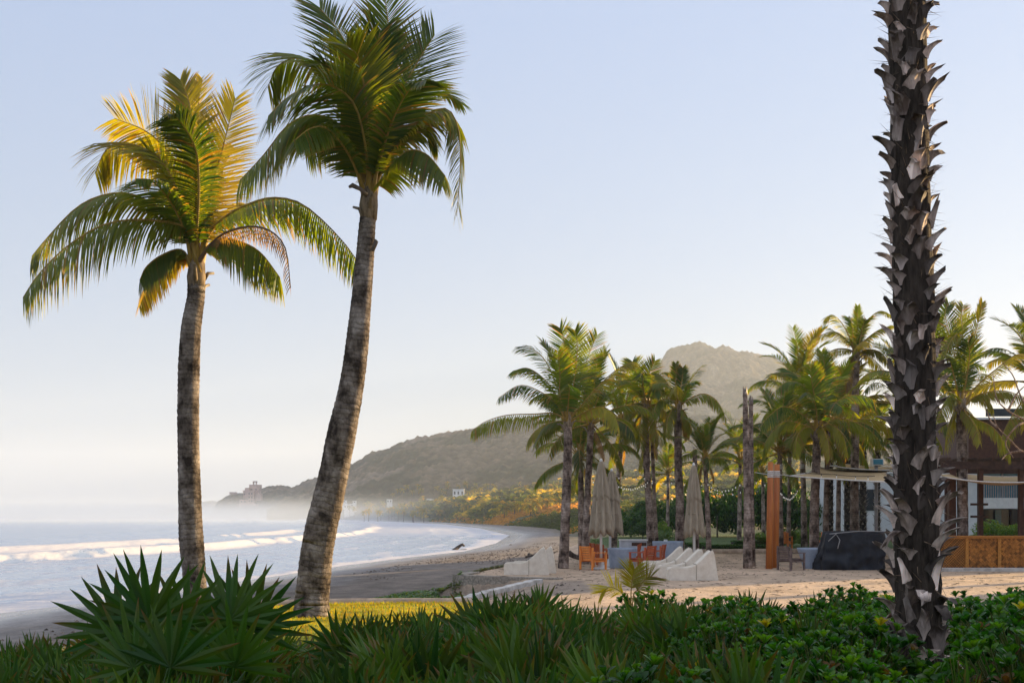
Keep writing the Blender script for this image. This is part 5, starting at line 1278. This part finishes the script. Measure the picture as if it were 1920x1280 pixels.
# hotel
def hotel():
    r=thing('hotel_building','white hotel building with brown roof fascia and glass balconies behind the bar','building',(38,90,.4))
    def B(nm,c,s,m,par=r):
        mb=MB(); mb.box(c,s); o=mb.build(nm,M[m],par); return o
    d=80
    def X_(x,dd=d): return px(x,0,dd).x
    def Z_(y,dd=d): return px(0,y,dd).z
    # left low wing
    x0,x1=X_(1578,86),X_(1770,86); B('low_wing_wall',((x0+x1)/2,90,2.9),(x1-x0,8,5.0),'hotel_wall')
    B('low_wing_roof',((x0+x1)/2,90,5.46),(x1-x0+.4,8.4,.12),'white')
    for x in(1600,1632): B('window',(X_(x,86),85.98,3.4),(.9,.08,1.6),'dark_glass')
    B('pipe',(X_(1607,85),85.9,2.6),(.25,.2,4.6),'hotel_wall')
    # main block
    x0,x1=X_(1812),75; zt=Z_(800)
    B('main_wall',((x0+X_(1840))/2,d+1,(Z_(880)+.4)/2),(X_(1840)-x0,2,Z_(880)-.4),'hotel_wall')
    B('rear_wall',((x0+x1)/2,d+8,(zt+.4)/2),(x1-x0,10,zt-.5),'hotel_wall')
    B('ground_glazing',((X_(1842)+x1)/2,d+2.9,(Z_(954)+.4)/2),(x1-X_(1842),.1,Z_(954)-.4),'dark_glass')
    B('upper_glazing',((X_(1842)+x1)/2,d+2.9,(Z_(884)+Z_(934))/2),(x1-X_(1842),.1,Z_(884)-Z_(934)),'teal')
    B('balcony_slab',((X_(1842)+x1)/2,d+1.2,(Z_(933)+Z_(953))/2),(x1-X_(1842),3.2,Z_(933)-Z_(953)),'white')
    for k in range(18):
        x=X_(1842)+2.6*k
        if x>x1-1: break
        if k%2: B('mullion',(x,d+2.8,(Z_(884)+Z_(934))/2),(.10,.12,Z_(884)-Z_(934)),'white')
        B('door_frame',(x+.6,d+2.8,(Z_(954)+.4)/2),(.12,.12,Z_(954)-.4),'dark_wood')
    B('curtain',(X_(1902),d+2.7,(Z_(954)+.4)/2),(.45,.1,Z_(954)-.5),'teal')
    rl=MB(); x=X_(1842)
    while x<60: rl.box((x,d-.3,Z_(919)),(.045,.045,Z_(905)-Z_(933))); x+=.16
    rl.box(((X_(1842)+60)/2,d-.3,Z_(905)),(60-X_(1842),.07,.07)); rl.build('railing',M['metal'],r)
    # roof with brown fascia and glass rail above
    f=B('roof_fascia',((X_(1800)+x1)/2,d+2,(Z_(790)+Z_(866))/2),(x1-X_(1800),7,Z_(790)-Z_(866)),'brown_wood')
    B('roof_edge',((X_(1800)+x1)/2,d+1.9,Z_(788)),(x1-X_(1800)+.2,7.3,.12),'white')
    B('roof_glass_rail',((X_(1835)+x1)/2,d-1.2,Z_(776)),(x1-X_(1835),.06,.55),'dark_glass')
    # unseen blocks added beyond the right edge to shade terrace and thicket
    B('added_side_shade',(47,72.5,6.2),(4,15,11.8),'hotel_wall'); B('added_side_shade_roof',(47,72.5,12.15),(4.6,15.4,.16),'brown_wood')
    B('added_front_shade',(47,33,5.6),(4,42,11),'hotel_wall'); B('added_front_shade_roof',(47,33,11.2),(4.6,42.4,.16),'brown_wood')
hotel()
# flood lamp on a pole by the grove
r=thing('flood_lamp','small white flood lamp box on a grey pole behind the shaggy trunk','lamp',(px(1643,0,56).x,56,.4)); mb=MB(); c_=px(1643,868,56); mb.tube([V3(c_.x,56,.4),c_],.09,10); mb.build('pole',M['metal'],r); mb=MB(); mb.box(c_+V3(0,-.1,.05),(.55,.35,.32)); mb.build('lamp_head',M['white'],r)
mb=MB(); mb.box(c_+V3(0,-.28,.05),(.47,.02,.25)); mb.build('lens',M['teal'],r)
# ------------------------------------------------------------ hedges and bushes behind the terrace
def clump(seed,n=2600,leaf=.10,flat=.8,cols=((.020,.055,.012),(.030,.080,.014),(.014,.040,.010),(.05,.10,.016)),lobes=9):
    rng=random.Random(seed); mb=MB(); L=[(V3(0,0,.5),.5)]
    for k in range(lobes):
        a=rng.uniform(0,6.28); q=rng.uniform(.2,.62); L.append((V3(math.cos(a)*q,math.sin(a)*q,rng.uniform(.25,.85)),rng.uniform(.22,.38)))
    for i in range(n):
        c,r=rng.choice(L); u=rng.uniform(-.6,1); a=rng.uniform(0,6.28); s=math.sqrt(1-u*u) if abs(u)<1 else 0; nrm=V3(s*math.cos(a),s*math.sin(a),u); p=c+nrm*r*rng.uniform(.8,1.1); p.z=max(.02,p.z*flat)
        d=(nrm+V3(rng.uniform(-1,1),rng.uniform(-1,1),rng.uniform(-1,1))).normalized(); e=d.orthogonal().normalized(); f=d.cross(e); z=leaf*rng.uniform(.6,1.2); cc=rng.choice(cols); k=rng.uniform(.7,1.3); cc=tuple(x*k for x in cc)
        mb.add([p-e*z*.5,p+f*z*.28,p+e*z*.5,p-f*z*.28],[(0,1,2,3)],cc)
    return mb
HB=[clump(300+i,3400,.085) for i in range(3)]; HM=[b.mesh('foliage') for b in HB]
for m_ in HM: m_.materials.append(M['broad'])
PALE=clump(310,1800,.09,.8,((.10,.15,.09),(.14,.20,.12),(.07,.12,.07))).mesh('foliage'); PALE.materials.append(M['broad'])
LIT=clump(311,2400,.10,.8,((.05,.12,.015),(.09,.16,.02),(.12,.15,.02))).mesh('foliage'); LIT.materials.append(M['broad'])
tk=MB(); tk.tube([V3(0,0,-.02),V3(.02,0,.4)],[.05,.03],7); TK=tk.mesh('trunk'); TK.materials.append(M['bark'])
def bush(label,x,d,wpx,ytop,me,group=None,nm='hedge_bush',cat='bush',rz=0,depth=1):
    p=px(x,0,d); z=hz(p.x,d); h=px(0,ytop,d).z-z; wm=wpx/F*d
    r=thing(nm,label,cat,(p.x,d,z),rz,group); o=link('foliage',me,r); o.scale=(wm/1.5,wm/1.5*depth,h/.92); o2=link('trunk',TK,r); o2.scale=(wm*.3,wm*.3,h); return r
HG='dense dark green bushes behind the terrace'
for i,(x,dd,w_,yt,lb) in enumerate([(1183,92,90,948,'dense dark bush at the left end of the hedge, behind the thick mid palm'),(1232,95,100,925,'dense dark bush behind the thick mid palm trunks'),(1290,97,110,915,'dense dark bush behind the single parasol'),(1345,94,110,905,'tall dense bush between the slender palm and bare trunks'),(1400,98,120,898,'tall dense bush directly behind the bare trunks'),(1460,96,120,902,'dense bush behind the orange masts'),(1520,94,120,905,'dense bush behind the front grove trunks'),(1575,98,100,912,'dense bush in the dark middle of the grove'),(1205,86,60,975,'lower dense bush in front of the hedge, left of the thick trunks')]):
    bush(lb,x,dd,w_,yt,HM[i%3],HG,rz=i)
bush('pale grey-green bush between the two thick trunks',1243,70,50,992,PALE)
bush('bright green bush just above the pale grey-green bush',1243,76,44,978,LIT)
bush('white-flecked pale bush behind the left orange chair',1113,62,26,1006,PALE)
for i,(x,dd,w_,yt,lb) in enumerate([(1470,66,60,985,'bright leafy bush under the grove, right of the orange masts'),(1515,68,60,990,'bright leafy bush under the grove, behind the blue planter'),(1560,64,50,995,'bright leafy bush under the grove, left of the tarpaulin'),(1425,72,50,998,'bright leafy bush right behind the bare trunks'),(1870,72,90,975,'leafy bush in front of the hotel glazing'),(1905,70,70,980,'leafy bush by the hotel glazing at the right edge')]):
    bush(lb,x,dd,w_,yt,LIT,'bright leafy bushes near the grove',rz=i*2)
# clipped low hedges
def hedge(label,x0,x1,d,ytop,seed,dep=1.2):
    rng=random.Random(seed); a=px(x0,0,d).x;b=px(x1,0,d).x; z=hz((a+b)/2,d); h=px(0,ytop,d).z-z; r=thing('clipped_hedge',label,'hedge',((a+b)/2,d,z),0,'clipped low hedges on the rear lawn'); mb=MB()
    for i in range(int((b-a)*900)):
        p=V3(rng.uniform(a,b),d+rng.uniform(-dep/2,dep/2),z+rng.uniform(.0,h)); f=rng.random()
        if f<.5: p.z=z+h+rng.uniform(-.04,.03)
        else: p.y=d-dep/2+rng.uniform(-.04,.04)
        u=V3(rng.uniform(-1,1),rng.uniform(-1,1),rng.uniform(-1,1)).normalized(); e=u.orthogonal().normalized(); f_=u.cross(e); s=rng.uniform(.03,.07); k=rng.uniform(.7,1.4)
        mb.add([p-e*s,p+f_*s*.6,p+e*s,p-f_*s*.6],[(0,1,2,3)],(.035*k,.085*k,.016*k))
    mb.build('foliage',M['broad'],r); m2=MB(); m2.box(((a+b)/2,d,z+h*.45),(b-a-.1,dep-.15,h*.9),col=(.1,.1,.1)); m2.build('woody_core',M['fibre'],r)
hedge('clipped low hedge along the kerb behind the slender palm and bare trunks',1318,1452,60,1022,1)
hedge('clipped low hedge further back on the lawn left of the masts',1372,1450,72,1014,2)
hedge('clipped low hedge on the lawn behind the single parasol',1285,1330,64,1018,3)
# tall tree added beyond the right edge to shade the leaning palm
r=thing('added_shade_tree','tall dense broadleaf tree added for shade outside the right edge of the view','tree',(45,57,0))
T_=clump(400,5200,.085,1.0,lobes=12).mesh('crown'); T_.materials.append(M['broad']); o=link('crown',T_,r); o.location=(0,0,16.5); o.scale=(6.2,6.2,9.5)
mb=MB(); mb.tube([V3(45,57,-.1),V3(45.3,57,8),V3(45,57,19)],[.4,.28,.15],10); mb.build('trunk',M['bark'],r)
# bare-branched tree in front of the hotel
def bare_tree():
    rng=random.Random(12); d=44; B=px(1990,0,d); r=thing('bare_branched_tree','leafless tree with pale crooked branches reaching in from the right edge','tree',(B.x,d,0)); mb=MB()
    mb.tube([V3(B.x,d,-.05),V3(B.x-.1,d,2.2)],[.14,.10],10); mb.build('trunk',M['drift'],r)
    Lm=[[(1988,860),(1960,820),(1925,790),(1890,770),(1868,745),(1862,700)],[(1988,860),(1950,855),(1915,845),(1895,825),(1870,800),(1862,775)],[(1985,840),(1945,790),(1915,745),(1900,705),(1880,680)],[(1925,790),(1905,800),(1885,830),(1900,858)],[(1890,770),(1905,740),(1925,720)],[(1915,845),(1890,850),(1878,862)],[(1870,800),(1858,790),(1850,770)],[(1945,790),(1935,760),(1940,730)]]
    for L in Lm:
        q=spline([px(x,y,d+rng.uniform(-.5,.5)) for x,y in L],14); m_=MB(); m_.tube(q,[.05*(1-.75*i/14) for i in range(15)],6,(2.6,2.2,1.9)); m_.build('branch',M['drift'],r)
bare_tree()
# creeper on the beach slope
def creep(label,poly,n,seed,zo=.0,s0=.06,cols=((.05,.12,.02),(.08,.16,.02),(.04,.09,.02),(.14,.16,.03)),rng_h=.12):
    rng=random.Random(seed); mb=MB(); xs=[p[0] for p in poly]; ys=[p[1] for p in poly]; P_=[]
    while len(P_)<n:
        k=max(4*n,2000); A=np.array([[rng.uniform(min(xs),max(xs)),rng.uniform(min(ys),max(ys))] for _ in range(k)]); ok=inside(A[:,0],A[:,1],poly)&(fbm(A[:,0]*.8,A[:,1]*.8,3,seed)>.38); P_+=A[ok].tolist()
    P_=P_[:n]; zs=hzs(P_)
    for (x,y),z in zip(P_,zs):
        p=V3(x,y,z+rng.uniform(0,rng_h)+zo); a=rng.uniform(0,6.28); e=V3(math.cos(a),math.sin(a),rng.uniform(-.3,.5)); f=V3(-math.sin(a),math.cos(a),rng.uniform(-.3,.3)); s=s0*rng.uniform(.6,1.3); c=rng.choice(cols)
        mb.add([p-e*s,p+f*s*.7,p+e*s,p-f*s*.7],[(0,1,2,3)],c)
    o=mb.build('creeper',M['broad']); tag(o,label,'creeper',kind='stuff')
creep('green beach creeper trailing down the slope beyond the sunlit lawn',[(-6.9,38.0),(-1.0,36.5),(-1.9,42),(-1.7,46),(-2.4,53),(-4.6,48),(-6.4,42)],16000,3,s0=.075,rng_h=.2)
creep('dry brownish creeper left of the covered lounger above the wall',[(-3.0,42.5),(-2.1,42.7),(-1.0,47),(.6,54),(-1.4,54),(-3.0,47)],5000,4,cols=((.10,.09,.03),(.14,.12,.04),(.06,.08,.02)))
creep('dark green creeper covering the beach bank at lower left',[(-13,10),(-9.2,10),(-8.6,19),(-8.4,24),(-11.2,23.2),(-14,21)],9000,6,s0=.07)
# pebbles and twigs on the sand
rng=random.Random(15); mb=MB()
A=[(rng.uniform(-3,22),rng.uniform(30,57)) for _ in range(1500)]; A=[a for a in A if inside(np.array([a[0]]),np.array([a[1]]),TERR)[0]]; zs=hzs(A)
for (x,y),z in zip(A,zs):
    a=rng.uniform(0,6.28); l=rng.uniform(.03,.16); w_=.008; dx,dy=math.cos(a),math.sin(a)
    mb.add([(x-dx*l,y-dy*l,z+.012),(x-dy*w_,y+dx*w_,z+.03),(x+dx*l,y+dy*l,z+.012),(x+dy*w_,y-dx*w_,z+.012)],[(0,1,2,3)],(rng.uniform(.6,1.6),)*3)
o=mb.build('twig_litter',M['drift']); tag(o,'scattered twigs and leaf litter on the raked sand','litter',kind='stuff')
rng=random.Random(16); mb=MB(); A=[]
for _ in range(9000):
    y=rng.uniform(24,150); x=rng.uniform(-22,6); A.append((x,y))
A=np.array(A); zz,ss,_,kk=terrain(A[:,0],A[:,1]); keep=(ss>7)&(kk<.05)&(fbm(A[:,0]*.2,A[:,1]*.1,3,5)>.42)
for (x,y),z in zip(A[keep],zz[keep]):
    s=rng.uniform(.025,.10); g_=rng.uniform(.5,2.6)
    mb.add([(x-s,y,z),(x,y-s*.7,z),(x+s,y,z),(x,y+s*.7,z),(x+s*.2,y,z+s*.8)],[(0,1,4),(1,2,4),(2,3,4),(3,0,4)],(g_,g_,g_))
o=mb.build('pebbles',M['drift']); tag(o,'dark pebbles and shell debris strewn along the grey beach','pebbles',kind='stuff')
# ------------------------------------------------------------ far shore: scrub, palms, houses, castle
rng=random.Random(50)
def far_scrub(nm,label,n,X0,X1,Y0,Y1,cond,seed,size,cols,hh):
    R_=np.random.RandomState(seed); Yv=Y0*(Y1/Y0)**R_.rand(n*6); pxv=R_.uniform(X0,X1,n*6); Xv=(pxv-960)/F*Yv
    z,s,s2,k=terrain(Xv,Yv); cl=fbm(Xv/9,Yv/9,3,seed); ok=cond(Xv,Yv,s,s2)&(cl>.34); Xv,Yv,z,s2,cl=[a[ok][:n] for a in (Xv,Yv,z,s2,cl)]
    m=len(Xv); h=hh*np.clip((cl-.34)/.25,0.05,1)*np.clip(s2/25+.25,0.1,1)*(.35+.65*R_.rand(m)); sz=size*(.6+.8*R_.rand(m))*np.clip(Yv/450,.35,1.6)
    a=R_.rand(m)*6.28; t=R_.uniform(-.9,.9,m); e=np.stack([np.cos(a),np.sin(a),t*.4],-1)*sz[:,None]; f=np.stack([-np.sin(a)*t,np.cos(a)*t,np.sqrt(1-t*t)],-1)*sz[:,None]*.6
    c=np.stack([Xv,Yv,z+h],-1); v=np.stack([c-e,c-f,c+e,c+f],1).reshape(-1,3)
    me=bpy.data.meshes.new(nm); me.vertices.add(4*m); me.vertices.foreach_set('co',v.astype(np.float32).ravel()); me.loops.add(4*m); me.loops.foreach_set('vertex_index',np.arange(4*m,dtype=np.int32)); me.polygons.add(m); me.polygons.foreach_set('loop_start',np.arange(0,4*m,4,dtype=np.int32)); me.update(calc_edges=True)
    pt=vnoise(Xv/22,Yv/45,seed+4); ci=np.clip((pt*1.5-.25)*len(cols)+R_.uniform(-1.1,1.1,m),0,len(cols)-1).astype(int); C_=np.array(cols)[ci]*(.7+.6*R_.rand(m))[:,None]; C_=np.repeat(C_,4,0); at=me.color_attributes.new('Col','FLOAT_COLOR','POINT'); q=np.ones((4*m,4),np.float32); q[:,:3]=C_; at.data.foreach_set('color',q.ravel())
    me.materials.append(M['far_leaf']); o=link(nm,me); tag(o,label,'scrub' if 'scrub' in nm else 'woodland',kind='stuff')
far_scrub('dune_scrub','low olive-green scrub covering the dune slope behind the far beach',42000,660,1500,215,620,lambda x,y,s,s2:(s2>-1)&(s2<70),1,.75,((.03,.05,.018),(.035,.06,.02),(.05,.075,.025),(.06,.09,.025),(.30,.17,.05)),2.2)
far_scrub('shore_woodland','mixed woodland with golden treetops around the far beach houses',46000,600,1500,450,1000,lambda x,y,s,s2:(s2>4),2,1.3,((.028,.045,.016),(.035,.06,.018),(.06,.09,.02),(.16,.17,.03),(.34,.27,.03)),6.5)  # gold entries paint sunlit treetops into the leaf colours
from mathutils.bvhtree import BVHTree
_dg=bpy.context.evaluated_depsgraph_get(); BV=[BVHTree.FromObject(o_,_dg) for o_ in (ground,bpy.data.objects['hill'])]
def ray_d(x,y):
    v=px(x,y,1.0)-V3(0,0,CZ); h=[b.ray_cast(V3(0,0,CZ)+v*150,v.normalized()) for b in BV]; h=[q[0].y for q in h if q[0] is not None]
    return min(h) if h else 900.
# far palms: three meshes reused
def far_palm_mesh(seed):
    rng=random.Random(seed); mb=MB()
    for i in range(15):
        a=i*2.4; q=i/14; el=R(75-95*q); L=3.4
        pts=[V3(0,0,0)]; e=el
        for k in range(5): pts.append(pts[-1]+V3(math.cos(a)*math.cos(e),math.sin(a)*math.cos(e),math.sin(e))*L/5); e-=R(22)
        for s in(-1,1):
            sd=V3(-math.sin(a),math.cos(a),0)*s*.75+V3(0,0,-.35); c=rng.choice(((.12,.15,.03),(.22,.20,.03),(.08,.12,.03),(.30,.22,.04)))
            for k in range(5):
                w=(.6,1,1,.8,.4)[k]
                for t in(0,.33,.66):
                    p=pts[k].lerp(pts[k+1],t); mb.add([p,p.lerp(pts[k+1],.9 if t<.6 else .5),p+sd*w+(pts[k+1]-pts[k])*.5],[(0,1,2)],c)
    return mb.mesh('crown')
FP=[far_palm_mesh(s) for s in range(3)]
for m_ in FP: m_.materials.append(M['far_leaf'])
tk=MB(); tk.tube([V3(0,0,-9),V3(.25,0,-4.5),V3(0,0,.2)],[.2,.16,.13],6,(.7,.65,.6)); FT=tk.mesh('trunk'); FT.materials.append(M['bark'])
def far_palm(x,d,ytop,group,label):
    hp=rng.uniform(20,30); d=ray_d(x,ytop+hp); p=px(x,ytop,d); X_=p.x; z=px(x,ytop+hp,d).z; h=max(3.5,min(11,hp/F*d-2.0))
    r=thing('palm_tree',label,'palm tree',(X_,d,z),rng.uniform(0,6),group); s=rng.uniform(.85,1.15)
    o=link('crown',rng.choice(FP),r); o.location=(0,0,h); o.scale=(s,s,s); t=link('trunk',FT,r); t.location=(0,0,h); t.scale=(1,1,h/9+.05)
for i in range(46):
    x=rng.uniform(735,1045); far_palm(x,rng.uniform(640,760),rng.uniform(900,918)+max(0,(830-x)*.08),'golden palms above the white beach house','distant gold-tipped palm on the slope above the white house')
for i in range(44):
    x=rng.uniform(805,1010); far_palm(x,rng.uniform(540,620),rng.uniform(928,944),'golden palms in the grove by the far beach','distant sunlit palm in the grove just behind the far beach')
for i in range(34):
    x=rng.uniform(655,830); far_palm(x,rng.uniform(640,860),rng.uniform(925,955),'shaded palms at the left end of the far beach','distant shaded palm near the small white houses')
for i in range(12):
    x=rng.uniform(1000,1060); far_palm(x,rng.uniform(430,560),rng.uniform(905,935),'golden palms at the right of the far slope','distant golden palm just left of the large terrace palm')
def house(label,x0,x1,yt,yb,d,win=2,roof='flat'):
    d=ray_d((x0+x1)/2,yb+1); d-=min(30,d*.045)
    a=px(x0,yb,d); b=px(x1,yt,d); z=hz((a.x+b.x)/2,d); zb=min(z-1,a.z); H=b.z; r=thing('white_house',label,'house',((a.x+b.x)/2,d,zb),0,None); W=b.x-a.x
    mb=MB(); mb.box(((a.x+b.x)/2,d+W*.3,(zb+H)/2),(W,W*.6,H-zb)); mb.build('wall',M['hotel_wall'],r)
    mb=MB()
    if roof=='flat': mb.box(((a.x+b.x)/2,d+W*.3,H+.15),(W*1.06,W*.66,.3))
    else:
        vs=[(a.x-.6,d-.6,H),(b.x+.6,d-.6,H),(b.x+.6,d+W*.6+.6,H),(a.x-.6,d+W*.6+.6,H),(a.x+W*.25,d+W*.3,H+W*.16),(b.x-W*.25,d+W*.3,H+W*.16)]; mb.add(vs,[(0,1,5,4),(1,2,5),(2,3,4,5),(3,0,4),(3,2,1,0)],(1,1,1))
    mb.build('roof',M['white'],r)
    for k in range(win):
        mb=MB(); x=a.x+W*(k+.5)/win; mb.box((x,d-.02,H-(H-a.z)*.45),(W*.42/win,.1,(H-a.z)*.4)); mb.build('window',M['dark_glass'],r)
house('largest white cube house among golden palms on the far slope',849,870,917,932,630,3)
house('small white house left of the golden palm grove',800,813,935,944,600,2)
house('low white-roofed house below the small white cube',777,798,948,953,600,2,'hip')
house('tiny white house beside the leaning palm trunk, upper one',661,668,939,943,760,1)
house('tiny pale house nearest the headland beside the leaning trunk',640,650,938,942,820,1)
house('cluster house with bright roof just right of the leaning trunk',645,654,946,953,740,2,'hip')
house('bright small house at the end of the cluster right of the leaning trunk',655,664,945,950,770,1)
house('far white house partly hidden by the large terrace palm',1025,1037,917,922,560,2)
house('white house high on the slope near the right golden palms',985,998,912,919,600,2)
house('small white cube house just above the shaded woodland',725,735,936,943,600,2)
house('white villa with wide roof among the golden grove',905,925,925,932,600,3)
house('pale terrace wall house under the largest white house',835,880,932,937,600,4)
# castle on the headland
M['castle']=simple('pink_stone',(.42,.28,.24),(.60,.42,.36),.3,.9,.2,.1)
def castle():
    d=1392; r=thing('castle_house','pink stone castle-like mansion stepping down the headland','mansion',(px(465,0,d).x,d,px(0,945,d).z))
    def B(nm,x0,x1,yt,yb,dep=12,off=0,m='castle'):
        a=px(x0,yb,d+off); b=px(x1,yt,d+off); mb=MB(); mb.box(((a.x+b.x)/2,d+off+dep/2,(a.z+b.z)/2),(b.x-a.x,dep,b.z-a.z)); return mb.build(nm,M[m],r)
    B('main_tower',465,476,920,948,14); B('tower_wing',470,485,915,934,14,8); B('upper_block',467,487,908,916,12,9); B('east_step',478,489,925,938,10,4); B('balcony',463,478,926.5,928,16,-1.5); B('balcony',463,478,936,937.5,16,-1.5)
    B('arch_pier',474,475.6,903,908,4,10); B('arch_pier',479.2,480.8,903,908,4,10); B('arch_top',473.6,481.2,901.5,903.4,4,10)
    B('lower_terrace',449,466,936,947,14,-2); B('side_block',456,466,921,934,12,2); B('parapet',455,477,919,921,13,1.5)
    B('left_pavilion',430,441,922,926,10,60); B('foot_wall',446,480,944,950,14,-6); B('stair_block',459,468,914,922,9,7)
    for x,y in((467,925),(472,925),(467,932),(472,932),(467,939),(472,939),(458,926),(453,940),(459,940),(472,917),(480,917)):
        B('window',x-.9,x+.9,y-1.3,y+1.3,.6,-3.3 if x<462 and y>935 else (-.7 if 462<x<476 and y>920 else (1.4 if y>920 else 7.4)),'dark_glass')
castle()
